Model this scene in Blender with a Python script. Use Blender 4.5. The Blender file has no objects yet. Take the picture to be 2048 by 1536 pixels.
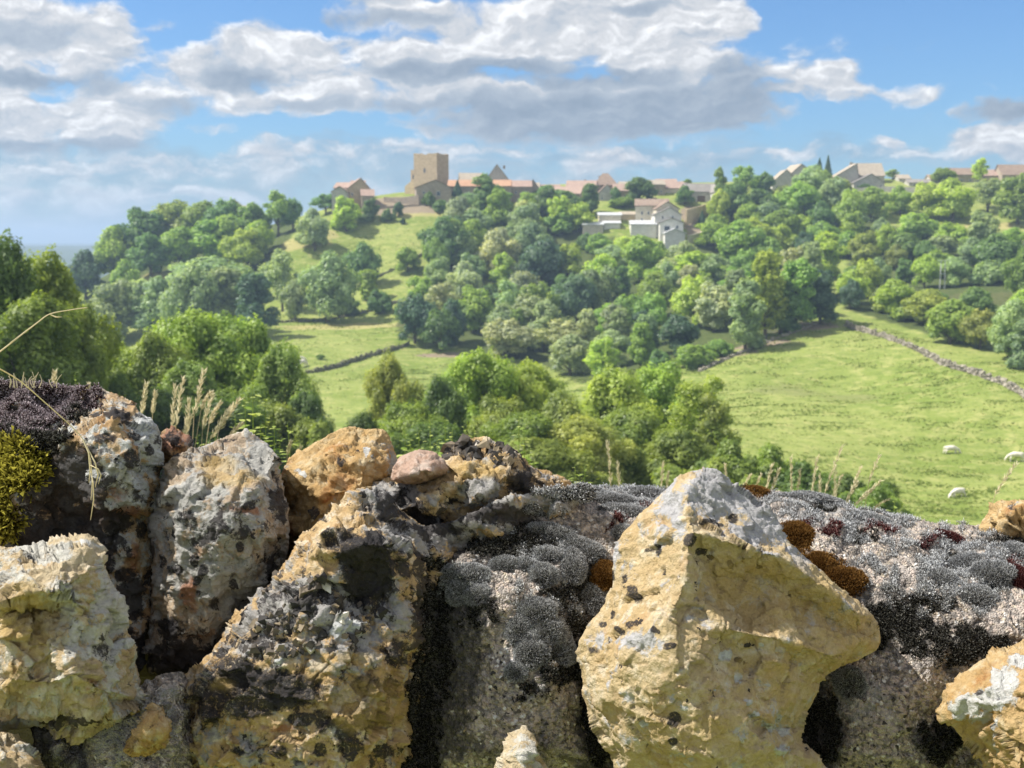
import bpy, bmesh, math, random
import numpy as np
from mathutils import Vector, Matrix
from mathutils.geometry import delaunay_2d_cdt

R = math.radians
scene = bpy.context.scene
COL = scene.collection

# ------------------------------------------------------------------ camera
F = 2400.0                       # focal length in pixels of the 2048 px wide frame
TH = math.atan(288.0 / F)
CT, ST = math.cos(TH), math.sin(TH)
cam_d = bpy.data.cameras.new('camera')
cam_d.sensor_width = 36.0
cam_d.lens = 36.0 * F / 2048.0
cam_d.clip_start = 0.05
cam_d.clip_end = 40000
cam_d.dof.use_dof = True
cam_d.dof.focus_distance = 1.33
cam_d.dof.aperture_fstop = 17.0
cam = bpy.data.objects.new('camera', cam_d)
cam.rotation_euler = (R(90) - TH, 0, 0)
COL.objects.link(cam)
scene.camera = cam

def ray(px, py):
    a = (px - 1024.0) / F; b = (py - 768.0) / F
    return a, CT - b * ST, -ST - b * CT
def P(px, py, d):                # point at camera-axis depth d
    x, y, z = ray(px, py)
    return Vector((x * d, y * d, z * d))
def PY(px, py, D):               # point at horizontal distance D
    x, y, z = ray(px, py)
    return Vector((x * D / y, D, z * D / y))
def proj(x, y, z):               # world -> photo pixel
    d = y * CT - z * ST; u = y * ST + z * CT
    return 1024 + F * x / d, 768 - F * u / d

# ------------------------------------------------------------------ light
scene.view_settings.view_transform = 'Standard'
scene.view_settings.look = 'None'
scene.view_settings.exposure = 0.92
scene.view_settings.gamma = 1
scene.cycles.max_bounces = 6
scene.cycles.diffuse_bounces = 3
scene.cycles.transmission_bounces = 4
scene.cycles.volume_bounces = 0
scene.cycles.use_denoising = True
SUN_EL, SUN_AZ = R(51), R(-90)   # azimuth from +Y, negative = left of the view
sd = Vector((math.sin(SUN_AZ) * math.cos(SUN_EL), math.cos(SUN_AZ) * math.cos(SUN_EL), math.sin(SUN_EL)))
sl = bpy.data.lights.new('sun', 'SUN')
sl.energy = 4.2; sl.angle = R(1.0); sl.color = (1.0, 0.955, 0.88)
so = bpy.data.objects.new('sun', sl)
so.rotation_euler = sd.to_track_quat('Z', 'Y').to_euler()
COL.objects.link(so)

# ------------------------------------------------------------------ node helper
class NT:
    def __init__(s, tree):
        s.t = tree; s.t.nodes.clear()
    def n(s, typ, ins=None, **kw):
        nd = s.t.nodes.new(typ)
        for k, v in kw.items(): setattr(nd, k, v)
        for k, v in (ins or {}).items(): s.set(nd.inputs[k], v)
        return nd
    def set(s, sock, v):
        if isinstance(v, bpy.types.NodeSocket): s.t.links.new(v, sock)
        elif v is not None:
            if sock.type == 'RGBA' and len(v) == 3: v = (*v, 1)
            sock.default_value = v
    def m(s, op, a, b=None, c=None, clamp=False):
        nd = s.t.nodes.new('ShaderNodeMath'); nd.operation = op; nd.use_clamp = clamp
        for i, v in enumerate((a, b, c)):
            if v is not None: s.set(nd.inputs[i], v)
        return nd.outputs[0]
    def ss(s, v, lo, hi):                 # smoothstep
        nd = s.t.nodes.new('ShaderNodeMapRange'); nd.interpolation_type = 'SMOOTHSTEP'
        s.set(nd.inputs[0], v); s.set(nd.inputs[1], lo); s.set(nd.inputs[2], hi)
        return nd.outputs[0]
    def lin(s, v, a, b, c, d, clamp=True):
        nd = s.t.nodes.new('ShaderNodeMapRange'); nd.clamp = clamp
        for i, q in enumerate((v, a, b, c, d)): s.set(nd.inputs[i], q)
        return nd.outputs[0]
    def mix(s, f, a, b, bt='MIX'):
        nd = s.t.nodes.new('ShaderNodeMix'); nd.data_type = 'RGBA'; nd.blend_type = bt
        s.set(nd.inputs[0], f); s.set(nd.inputs[6], a); s.set(nd.inputs[7], b)
        return nd.outputs[2]
    def noise(s, vec, scale, detail=4, rough=0.5, dist=0.0, col=False):
        nd = s.t.nodes.new('ShaderNodeTexNoise')
        if vec is not None: s.set(nd.inputs['Vector'], vec)
        s.set(nd.inputs['Scale'], scale); nd.inputs['Detail'].default_value = detail
        nd.inputs['Roughness'].default_value = rough; nd.inputs['Distortion'].default_value = dist
        return nd.outputs['Color' if col else 'Fac']
    def vor(s, vec, scale, out='Distance', feature='F1', rnd=1.0):
        nd = s.t.nodes.new('ShaderNodeTexVoronoi'); nd.feature = feature
        if vec is not None: s.set(nd.inputs['Vector'], vec)
        s.set(nd.inputs['Scale'], scale); nd.inputs['Randomness'].default_value = rnd
        return nd.outputs[out]
    def attr(s, name, out='Fac'):
        nd = s.t.nodes.new('ShaderNodeAttribute'); nd.attribute_name = name
        return nd.outputs[out]
    def vm(s, op, a, b=None, scale=None):
        nd = s.t.nodes.new('ShaderNodeVectorMath'); nd.operation = op
        s.set(nd.inputs[0], a)
        if b is not None: s.set(nd.inputs[1], b)
        if scale is not None: s.set(nd.inputs['Scale'], scale)
        return nd.outputs['Value'] if op in ('LENGTH', 'DOT_PRODUCT', 'DISTANCE') else nd.outputs[0]
    def comb(s, x, y, z):
        nd = s.t.nodes.new('ShaderNodeCombineXYZ')
        for i, v in enumerate((x, y, z)): s.set(nd.inputs[i], v)
        return nd.outputs[0]
    def sep(s, v):
        nd = s.t.nodes.new('ShaderNodeSeparateXYZ'); s.set(nd.inputs[0], v)
        return nd.outputs
    def bump(s, h, strength, dist, normal=None):
        nd = s.t.nodes.new('ShaderNodeBump')
        s.set(nd.inputs['Height'], h); s.set(nd.inputs['Strength'], strength); s.set(nd.inputs['Distance'], dist)
        if normal is not None: s.set(nd.inputs['Normal'], normal)
        return nd.outputs[0]

def material(name):
    m = bpy.data.materials.new(name); m.use_nodes = True
    return m, NT(m.node_tree)
def finish(t, col, rough=0.9, normal=None, spec=0.2, sss=None):
    b = t.n('ShaderNodeBsdfPrincipled')
    t.set(b.inputs['Base Color'], col); t.set(b.inputs['Roughness'], rough)
    b.inputs['Specular IOR Level'].default_value = spec
    if normal is not None: t.set(b.inputs['Normal'], normal)
    o = t.n('ShaderNodeOutputMaterial')
    t.t.links.new(b.outputs[0], o.inputs[0])
    return b

# ------------------------------------------------------------------ sky and clouds (world, by direction)
def azel(px, py):
    x, y, z = ray(px, py)
    return math.atan2(x, y), math.atan2(z, math.hypot(x, y))
world = bpy.data.worlds.new('World'); scene.world = world
world.use_nodes = True
w = NT(world.node_tree)
sky = w.n('ShaderNodeTexSky', sky_type='NISHITA', sun_disc=False)
sky.sun_elevation = SUN_EL; sky.sun_rotation = SUN_AZ
sky.altitude = 350; sky.air_density = 1.15; sky.dust_density = 0.6; sky.ozone_density = 2.6
dirv = w.n('ShaderNodeTexCoord').outputs['Generated']
dx, dy, dz = w.sep(dirv)
AZ = w.m('ARCTAN2', dx, dy)
EL = w.m('ARCTAN2', dz, w.m('SQRT', w.m('ADD', w.m('MULTIPLY', dx, dx), w.m('MULTIPLY', dy, dy))))
q0 = w.comb(AZ, w.m('MULTIPLY', EL, 1.35), 0.0)
w1 = w.vm('SUBTRACT', w.noise(q0, 14.0, 3, 0.5, col=True), (0.5, 0.5, 0.5))
w2 = w.vm('SUBTRACT', w.noise(q0, 52.0, 5, 0.62, col=True), (0.5, 0.5, 0.5))
warp = w.vm('ADD', w.vm('SCALE', w1, scale=0.050), w.vm('SCALE', w2, scale=0.020))
CL = [  # px, py, rx, ry, strength : cloud bodies
 (40,50,210,80,.9),(190,95,110,90,.9),(30,150,150,40,.7),(230,40,50,60,.6),(30,240,130,70,1.),(190,235,140,75,1.),(300,180,110,60,.7),
 (420,150,130,55,.8),(560,110,150,75,1.),(640,180,160,60,.95),(480,190,150,40,.6),(350,130,70,30,.5),(700,90,60,40,.5),
 (860,120,170,75,1.),(1040,70,240,85,1.1),(1250,50,220,95,1.15),(1400,30,110,75,1.),(790,15,150,40,.9),(1330,110,160,70,.9),
 (880,190,190,50,.85),(1060,220,270,75,1.),(1300,210,240,85,1.),(1180,250,240,45,.9),(940,250,170,35,.55),(1430,140,90,60,.7),(1450,215,160,55,.75),
 (1500,150,150,34,.55),(1440,172,75,26,.95),(1570,190,85,18,.8),(1640,160,75,42,.6),(1800,172,170,20,.5),(1700,195,120,10,.3),(1560,110,110,40,.3),
 (2020,212,95,35,.8),(1980,285,120,42,1.1),(2050,280,70,55,1.),(1765,285,45,20,.55),(1920,205,24,16,.5),(1840,292,40,14,.3),
 (130,330,170,38,.5),(330,390,260,30,.45),(100,400,240,35,.4),(330,47,30,14,.4),(420,250,60,12,.33),(690,310,330,26,.36),(1250,330,150,34,.5),(1010,300,260,18,.35),
 (1600,312,340,16,.38),(400,330,300,30,.35),(960,370,300,22,.3),(200,450,400,30,.3)]
DK = [(960,142,230,26,1.),(1180,150,200,24,.8),(1140,235,350,60,.9),(120,290,210,16,.8),(480,150,85,26,.75),(50,152,130,18,.7),(1400,215,200,60,.85),
 (730,30,160,16,.6),(2010,212,95,30,.8),(190,160,90,24,.5),(1290,15,90,10,.4),(830,205,110,20,.5),(1470,150,70,40,.6),(640,205,120,14,.3),(1040,125,100,12,.5),(60,60,130,25,.35),(340,215,80,20,.4)]
def blobs(q, items, extra=1.0):
    acc = None
    for px, py, rx, ry, st in items:
        a, e = azel(px, py)
        v = w.vm('SUBTRACT', q, (a, e * 1.35, 0))
        v = w.vm('MULTIPLY', v, (F / rx / extra, F / ry / 1.35 / extra, 0))
        f = w.m('MULTIPLY_ADD', w.vm('DOT_PRODUCT', v, v), -st, st)
        acc = f if acc is None else w.n('ShaderNodeMath', {0: acc, 1: f, 2: 0.28}, operation='SMOOTH_MAX').outputs[0]
    return w.m('MAXIMUM', acc, -0.6)
q1 = w.vm('ADD', q0, warp)
base = blobs(q1, CL)
q2 = w.vm('MULTIPLY', q1, (.82, 1.25, 1))
fb = w.noise(q2, 26.0, 9, 0.56)
lig = Vector((math.cos(R(118)), math.sin(R(118)), 0)) * 0.0085
fb2 = w.noise(w.vm('ADD', q2, tuple(lig)), 26.0, 9, 0.56)
# unseen fractal cumulus outside the framed sky, thickened to add white fill light
out = w.ss(w.m('ABSOLUTE', AZ), 0.5, 0.75)
hi = w.m('MAXIMUM', out, w.ss(EL, 0.27, 0.36))
gen = w.m('MULTIPLY_ADD', w.noise(q0, 5.0, 4, 0.55), 4.0, -1.35)
base = w.m('ADD', w.m('MULTIPLY', base, w.m('SUBTRACT', 1.0, hi)), w.m('MULTIPLY', gen, hi))
dens = w.m('ADD', base, w.m('MULTIPLY_ADD', fb, 2.1, -1.05))
alpha = w.ss(dens, 0.02, 0.62)
relief = w.m('MULTIPLY', w.m('SUBTRACT', fb, fb2), 4.2)
dark = w.ss(w.m('ADD', blobs(w.vm('ADD', q0, w.vm('SCALE', warp, scale=0.8)), DK), w.m('MULTIPLY_ADD', fb, 1.0, -0.5)), -0.25, 0.75)
thick = w.ss(dens, 0.25, 1.1)
lum = w.m('ADD', w.m('MULTIPLY_ADD', relief, 0.28, 0.80), w.m('MULTIPLY', dark, -0.46))
lum = w.m('ADD', lum, w.m('MULTIPLY', thick, 0.03))
ccol = w.n('ShaderNodeValToRGB', {0: lum})
cr = ccol.color_ramp
for e_, (pos, c_) in zip((cr.elements[0], cr.elements[1], cr.elements.new(0.35), cr.elements.new(0.62), cr.elements.new(0.82)),
    ((0.0, (.21, .27, .35, 1)), (1.0, (.86, .85, .82, 1)), (.35, (.30, .36, .44, 1)), (.62, (.44, .49, .555, 1)), (.82, (.66, .665, .68, 1)))):
    e_.position = pos; e_.color = c_
hz = w.ss(EL, 0.085, -0.01)
ccol2 = w.mix(w.m('MULTIPLY', hz, 0.55), ccol.outputs[0], (.44, .56, .69))
lp = w.n('ShaderNodeBackground', {'Color': w.mix(1.0, sky.outputs[0], (0.43, 0.635, 0.88), 'MULTIPLY'), 'Strength': 0.088})
cb = w.n('ShaderNodeBackground', {'Color': ccol2, 'Strength': 0.60})
VE = [(200,350,620,70,.9),(760,330,520,50,.8),(1250,325,420,44,.75),(1700,320,420,26,.4),(350,430,500,60,.7),(100,455,400,50,.6),(1000,375,500,34,.6)]
va = w.ss(w.m('ADD', blobs(w.vm('ADD', q0, w.vm('SCALE', warp, scale=1.3)), VE), w.m('MULTIPLY_ADD', w.noise(w.vm('MULTIPLY', q1, (1, 2.2, 1)), 22.0, 7, 0.6), 3.0, -1.5)), -0.35, 1.0)
va = w.m('MULTIPLY', w.m('MULTIPLY', va, 0.62), w.m('SUBTRACT', 1.0, hi))
vb = w.n('ShaderNodeBackground', {'Color': w.mix(w.ss(fb, .35, .65), (.34, .46, .58), (.62, .67, .72)), 'Strength': 0.47})
lp = w.n('ShaderNodeMixShader', {0: va, 1: lp.outputs[0], 2: vb.outputs[0]})
mx = w.n('ShaderNodeMixShader', {0: w.m('MULTIPLY', alpha, w.lin(hz, 0, 1, 0.97, 0.75)), 1: lp.outputs[0], 2: cb.outputs[0]})
wo = w.n('ShaderNodeOutputWorld')
w.t.links.new(mx.outputs[0], wo.inputs[0])
world.cycles.sampling_method = 'MANUAL'; world.cycles.sample_map_resolution = 512

# ------------------------------------------------------------------ bookkeeping
def tag(o, label=None, cat=None, group=None, kind=None):
    if label: o['label'] = label
    if cat: o['category'] = cat
    if group: o['group'] = group
    if kind: o['kind'] = kind
    return o
def link(o, parent=None):
    COL.objects.link(o)
    if parent is not None: o.parent = parent
    return o
def empty(name, loc=(0, 0, 0), rz=0.0):
    o = bpy.data.objects.new(name, None); o.location = loc; o.rotation_euler = (0, 0, rz)
    o.empty_display_size = 0.2
    return link(o)
def np_mesh(name, verts, faces, mats=(), attrs=None, smooth=False, mat_idx=None):
    """faces: (n,k) int array or list of tuples"""
    me = bpy.data.meshes.new(name)
    verts = np.asarray(verts, dtype=np.float32)
    if isinstance(faces, np.ndarray):
        k = faces.shape[1]; n = len(faces)
        me.vertices.add(len(verts)); me.vertices.foreach_set('co', verts.ravel())
        me.loops.add(n * k); me.loops.foreach_set('vertex_index', faces.astype(np.int32).ravel())
        me.polygons.add(n)
        me.polygons.foreach_set('loop_start', np.arange(0, n * k, k, dtype=np.int32))
        me.polygons.foreach_set('loop_total', np.full(n, k, dtype=np.int32))
        me.update(calc_edges=True)
    else:
        me.from_pydata([tuple(v) for v in verts], [], [tuple(f) for f in faces]); me.update()
    for m_ in mats: me.materials.append(m_)
    if mat_idx is not None: me.polygons.foreach_set('material_index', np.asarray(mat_idx, dtype=np.int32))
    if smooth: me.polygons.foreach_set('use_smooth', np.ones(len(me.polygons), dtype=bool))
    for k_, v_ in (attrs or {}).items():
        a = me.attributes.new(k_, 'FLOAT', 'POINT'); a.data.foreach_set('value', np.asarray(v_, dtype=np.float32).ravel())
    return me

# ------------------------------------------------------------------ numpy noise
_rs = np.random.RandomState(7)
_perm = _rs.permutation(256); _perm = np.concatenate([_perm, _perm, _perm])
_g = _rs.normal(size=(256, 3)); _g /= np.linalg.norm(_g, axis=1)[:, None]
_rv = _rs.rand(256, 3)
def _h(ix, iy, iz): return _perm[_perm[_perm[ix & 255] + (iy & 255)] + (iz & 255)]
def perlin(p):
    i = np.floor(p).astype(np.int64); f = p - i; u = f * f * f * (f * (f * 6 - 15) + 10)
    r = 0
    for a in (0, 1):
        for b in (0, 1):
            for c in (0, 1):
                g = _g[_h(i[:, 0] + a, i[:, 1] + b, i[:, 2] + c)]
                d = g[:, 0] * (f[:, 0] - a) + g[:, 1] * (f[:, 1] - b) + g[:, 2] * (f[:, 2] - c)
                wx = u[:, 0] if a else 1 - u[:, 0]; wy = u[:, 1] if b else 1 - u[:, 1]; wz = u[:, 2] if c else 1 - u[:, 2]
                r = r + d * wx * wy * wz
    return r * 1.5
def fbm(p, oct=4, rough=0.5, ridged=False):
    p = np.asarray(p, dtype=np.float64); r = 0; a = 1; t = 0
    for k in range(oct):
        v = perlin(p + 17.3 * k)
        if ridged: v = 1 - 2 * np.abs(v)
        r = r + a * v; t += a; a *= rough; p = p * 2.03
    return r / t
def voro(p):
    p = np.asarray(p, dtype=np.float64); i = np.floor(p).astype(np.int64)
    n = len(p); b1 = np.full(n, 9.); b2 = np.full(n, 9.); cid = np.zeros(n, dtype=np.int64); vec = np.zeros((n, 3))
    for a in (-1, 0, 1):
        for b in (-1, 0, 1):
            for c in (-1, 0, 1):
                h = _h(i[:, 0] + a, i[:, 1] + b, i[:, 2] + c)
                ctr = np.stack([i[:, 0] + a, i[:, 1] + b, i[:, 2] + c], 1) + _rv[h]
                dv = p - ctr; d = np.sqrt((dv ** 2).sum(1))
                m = d < b1
                b2 = np.where(m, b1, np.minimum(b2, d)); cid = np.where(m, h, cid)
                vec[m] = dv[m]; b1 = np.where(m, d, b1)
    return b1, b2, cid, vec
def facets(p, k=1.0):            # broken planes: every cell tilts its own way
    b1, b2, cid, vec = voro(p)
    return (_g[cid] * vec).sum(1) * k
def sstep(x, a, b):
    t = np.clip((x - a) / (b - a), 0, 1); return t * t * (3 - 2 * t)
def inpoly(x, y, poly):
    ins = np.zeros(np.shape(x), dtype=bool); n = len(poly)
    for k in range(n):
        x1, y1 = poly[k]; x2, y2 = poly[(k + 1) % n]
        if y1 == y2: continue
        c = ((y1 > y) != (y2 > y)) & (x < (x2 - x1) * (y - y1) / (y2 - y1) + x1)
        ins ^= c
    return ins
# ------------------------------------------------------------------ terrain
CP = []
def g(px, py, D): v = PY(px, py, D); CP.append((v.x, v.y, v.z))
for v in [(0, 0, -1.6), (-30, 0, -1.6), (30, 0, -1.8), (0, -60, -1), (-120, -60, 0), (120, -60, -1), (-120, 0, -2), (120, 0, -6),
          (0, 2.2, -1.25), (-8, 2.2, -1.2), (8, 2.2, -1.3), (0, 6, -2.2), (0, 12, -3.4), (-15, 12, -3.0), (15, 12, -3.6), (0, 30, -7.2), (-30, 30, -6), (30, 30, -8.2),
          (0, 60, -14.5), (-40, 60, -12), (40, 60, -15.6), (0, 90, -21.5), (-45, 90, -18.5), (35, 90, -23.2), (60, 90, -25.5), (0, 125, -28), (-60, 125, -26), (65, 125, -30.8), (100, 60, -18), (-110, 60, -16), (-140, 130, -28)]:
    CP.append(v)
for v in [(1900, 903, 172), (2040, 920, 168), (1915, 1000, 145), (1700, 960, 152), (1500, 900, 160), (2300, 960, 150),
          (2048, 800, 192), (1950, 750, 215), (1850, 708, 236), (1760, 675, 253), (1690, 652, 268), (1660, 640, 272), (1700, 780, 222), (1850, 800, 200), (2300, 850, 190),
          (1400, 742, 238), (1500, 700, 252), (1580, 668, 262), (1500, 790, 212), (1600, 720, 240), (1350, 800, 215),
          (600, 745, 262), (700, 655, 315), (560, 690, 288), (850, 705, 288), (700, 830, 222), (650, 780, 244), (820, 690, 292), (560, 640, 325), (640, 640, 328),
          (800, 445, 398), (700, 462, 394), (620, 480, 386), (900, 428, 404), (960, 425, 408), (845, 590, 345), (860, 540, 365), (780, 500, 380), (700, 520, 378), (560, 490, 388), (540, 550, 372), (720, 600, 345), (760, 560, 360),
          (400, 570, 385), (250, 650, 345), (300, 550, 388), (420, 500, 420), (500, 470, 428), (350, 480, 440), (200, 570, 410), (590, 455, 412), (160, 640, 380), (400, 660, 330), (100, 620, 420), (0, 640, 420), (-200, 650, 420), (100, 720, 330), (-150, 760, 320),
          (700, 420, 408), (760, 400, 418), (860, 393, 424), (1000, 402, 428), (1150, 412, 424), (1330, 470, 398), (1220, 452, 400), (1400, 400, 430), (1400, 480, 396), (1500, 392, 445), (1600, 370, 458), (1750, 384, 440), (1950, 368, 458), (2100, 360, 470), (2300, 350, 470), (1780, 420, 425),
          (1000, 600, 348), (1200, 570, 358), (1350, 530, 376), (1100, 705, 286), (1250, 745, 254), (1500, 570, 352), (1600, 505, 388), (950, 690, 292), (1000, 500, 390), (1150, 480, 396), (1480, 480, 400), (1650, 600, 300),
          (1800, 560, 335), (1800, 640, 276), (2000, 660, 258), (2000, 600, 290), (1980, 500, 360), (1950, 448, 402), (1850, 480, 385), (2300, 560, 300), (2300, 450, 400), (1900, 590, 302)]:
    g(*v)
for x, y, z in [(-60, 520, 16), (0, 540, 20), (80, 540, 22), (160, 540, 22), (240, 520, 23), (-110, 480, -6), (-160, 500, -20), (-240, 480, -28), (-260, 400, -30), (300, 420, 12), (280, 300, -16), (280, 200, -26), (-240, 250, -33), (-180, 200, -32)]:
    CP.append((x, y, z))
CP = np.array(CP, dtype=np.float64)
_S = 100.0
def _U(r2): return 0.5 * r2 * np.log(r2 + 1e-9)
_xy = CP[:, :2] / _S; _n = len(CP)
_K = _U(((_xy[:, None] - _xy[None]) ** 2).sum(2)) + np.eye(_n) * 0.002
_A = np.zeros((_n + 3, _n + 3)); _A[:_n, :_n] = _K; _A[:_n, _n] = 1; _A[:_n, _n + 1:] = _xy
_A[_n, :_n] = 1; _A[_n + 1:, :_n] = _xy.T
_W = np.linalg.solve(_A, np.concatenate([CP[:, 2], [0, 0, 0]]))
def tps(x, y):
    x = np.asarray(x, float).ravel() / _S; y = np.asarray(y, float).ravel() / _S
    out_ = np.zeros(len(x))
    for k in range(0, len(x), 40000):
        xs = x[k:k + 40000]; ys = y[k:k + 40000]
        out_[k:k + 40000] = _U((xs[:, None] - _xy[:, 0]) ** 2 + (ys[:, None] - _xy[:, 1]) ** 2) @ _W[:_n] + _W[_n] + _W[_n + 1] * xs + _W[_n + 2] * ys
    return out_
def height(x, y):
    x = np.asarray(x, float).ravel(); y = np.asarray(y, float).ravel()
    xc = np.clip(x, -300, 330); yc = np.clip(y, -100, 580)
    near = tps(xc, yc)
    far = -62 + 13 * fbm(np.stack([x / 900, y / 900, 0 * x], 1), 4) 
    far = far + sstep(y, 1500, 3000) * (41 + 7 * fbm(np.stack([x / 700, y / 2500, 0 * x + 5], 1), 4))
    r = np.maximum(sstep(y, 540, 900), sstep(np.abs(x - 15), 290, 520))
    r = np.maximum(r, sstep(-y, 60, 100) * 0)
    r = np.where(y < 60, r * sstep(y, -200, 60), r)
    return near * (1 - r) + far * r
def hit(px, py, d0=40.0, d1=900.0):
    D = np.arange(d0, d1, 1.0)
    x, y, z = ray(px, py)
    zz = D * z / y; tt = height(D * x / y, D)
    k = np.nonzero(zz <= tt)[0]
    if len(k) == 0: return None
    k = k[0]
    if k == 0: return float(D[0])
    a = zz[k - 1] - tt[k - 1]; b = tt[k] - zz[k]
    return float(D[k - 1] + a / (a + b + 1e-9))
def gz(x, y): return float(height([x], [y])[0])

s_ = 60.0; xs = s_ * np.sinh(np.arange(-5.7, 5.71, 0.0150))
t_ = 100.0; ys = 220 + t_ * np.sinh(np.arange(-2.0, 5.0, 0.0120))
X, Y = np.meshgrid(xs, ys); Z = height(X, Y)
x_, y_ = X.ravel(), Y.ravel()
pix = np.full(len(x_), -9e9); piy = np.full(len(x_), -9e9)
mk = y_ > 20
pix[mk], piy[mk] = proj(x_[mk], y_[mk], Z[mk])
def blob_mask(items):
    mval = np.zeros(len(x_))
    for px, py, rx, ry in items:
        D = hit(px, py)
        c = PY(px, py, D); k = D / F
        # an ellipse on the ground, its depth from the slope of the view there
        D2 = hit(px, py - ry) or D + 30; D3 = hit(px, py + ry) or D - 30
        ryy = max(2.0, abs(D2 - D3) / 2)
        e = ((x_ - c.x) / (rx * k)) ** 2 + ((y_ - D) / min(ryy, 60)) ** 2
        mval = np.maximum(mval, sstep(e + 1.1 * fbm(np.stack([x_ / 14, y_ / 9, 0 * x_ + px], 1), 3), 2.0, 0.2))
    return mval
tex = fbm(np.stack([x_ / 22, y_ / 22, 0 * x_], 1), 3)
inview = (y_ > 100) & (y_ < 480)
micro = np.zeros(len(x_))
rr = fbm(np.stack([x_ / 16, y_ / 7, 0 * x_], 1), 4, 0.55, ridged=True)
micro += np.where(inview, 0.42 * rr, 0)
rr2 = fbm(np.stack([x_ / 3.2, y_ / 3.2, 0 * x_ + 3], 1), 3)
micro += np.where(inview, 0.16 * rr2, 0)
edge = sstep(y_, 100, 130) * sstep(y_, 480, 440)
Zf = Z + micro * edge + np.where(y_ > 550, 3.0 * fbm(np.stack([x_ / 60, y_ / 60, 0 * x_], 1), 2) * sstep(y_, 550, 800), 0)
dry = blob_mask([(870, 424, 120, 10), (600, 485, 60, 12), (640, 470, 40, 8), (1960, 600, 90, 14), (1775, 402, 40, 10), (700, 655, 130, 6), (300, 555, 40, 12), (440, 545, 110, 8), (1980, 455, 60, 8)])
soil = blob_mask([(780, 408, 75, 14), (830, 418, 50, 10), (700, 418, 40, 8), (1600, 655, 70, 9), (1530, 690, 60, 6), (1470, 712, 50, 5), (1390, 440, 30, 28), (1400, 472, 30, 10), (900, 712, 60, 5)])  # brown strip along the wood edge also paints the wood's shadow there
rough = blob_mask([(1575, 785, 90, 12), (1700, 800, 60, 8), (1560, 690, 60, 10), (1750, 970, 60, 10), (1620, 670, 50, 10)])  # patches beside the wood edge paint its shadow as darker grass
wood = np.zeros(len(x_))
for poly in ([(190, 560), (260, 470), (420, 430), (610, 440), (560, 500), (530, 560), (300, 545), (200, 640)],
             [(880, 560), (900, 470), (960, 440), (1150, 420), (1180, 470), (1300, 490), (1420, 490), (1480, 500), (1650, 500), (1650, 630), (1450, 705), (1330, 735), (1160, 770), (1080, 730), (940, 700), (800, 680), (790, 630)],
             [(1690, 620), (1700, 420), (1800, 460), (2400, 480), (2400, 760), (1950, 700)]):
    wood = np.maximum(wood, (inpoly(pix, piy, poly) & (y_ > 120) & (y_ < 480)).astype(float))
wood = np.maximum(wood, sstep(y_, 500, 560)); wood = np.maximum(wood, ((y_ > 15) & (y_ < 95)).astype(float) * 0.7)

m_ground, t = material('meadow_ground')
geo = t.n('ShaderNodeNewGeometry'); pos = geo.outputs['Position']
n1 = t.noise(pos, 0.035, 5, 0.6); n2 = t.noise(t.vm('MULTIPLY', pos, (1, 1, 3)), 0.35, 6, 0.65); n3 = t.noise(pos, 1.6, 5, 0.6)
gc = t.mix(t.ss(n1, 0.35, 0.65), (.170, .225, .042), (.262, .298, .082))
gc = t.mix(t.ss(n2, 0.45, 0.70), gc, (.34, .345, .12))
gc = t.mix(t.m('MULTIPLY', t.ss(n3, 0.50, 0.72), 0.75), gc, (.105, .165, .028))
st = t.noise(t.vm('MULTIPLY', pos, (.16, .75, 1.2)), 1.0, 5, 0.6, 1.2)
gc = t.mix(t.m('MULTIPLY', t.ss(st, 0.52, 0.66), 0.55), gc, (.115, .165, .034))
gc = t.mix(t.m('MULTIPLY', t.ss(t.m('ADD', t.attr('rough'), t.m('MULTIPLY_ADD', n2, 1.4, -.7)), 0.35, 1.1), 0.6), gc, (.19, .20, .075))
gc = t.mix(t.m('MULTIPLY', t.ss(t.m('ADD', t.attr('dry'), t.m('MULTIPLY_ADD', n2, 1.2, -.6)), 0.3, 0.8), 0.75), gc, (.40, .34, .15))
gc = t.mix(t.ss(t.m('ADD', t.attr('soil'), t.m('MULTIPLY_ADD', n2, 1.2, -.6)), 0.4, 0.7), gc, t.mix(n3, (.19, .145, .095), (.33, .27, .19)))
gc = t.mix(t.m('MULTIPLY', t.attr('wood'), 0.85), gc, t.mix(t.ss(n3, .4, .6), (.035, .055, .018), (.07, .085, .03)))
nb = t.bump(t.m('ADD', n2, t.m('MULTIPLY', n3, 0.4)), 0.7, 0.5)
finish(t, gc, 0.95, nb, 0.1)
nx, ny = len(xs), len(ys)
ii = (np.arange(ny - 1)[:, None] * nx + np.arange(nx - 1)[None]).ravel()
fa = np.stack([ii, ii + 1, ii + nx + 1, ii + nx], 1)
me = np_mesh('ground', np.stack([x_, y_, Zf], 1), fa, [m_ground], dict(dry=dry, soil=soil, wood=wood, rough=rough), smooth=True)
ground = link(bpy.data.objects.new('ground', me)); tag(ground, 'green pasture and wooded hillside falling to the valley', kind='structure')
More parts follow.
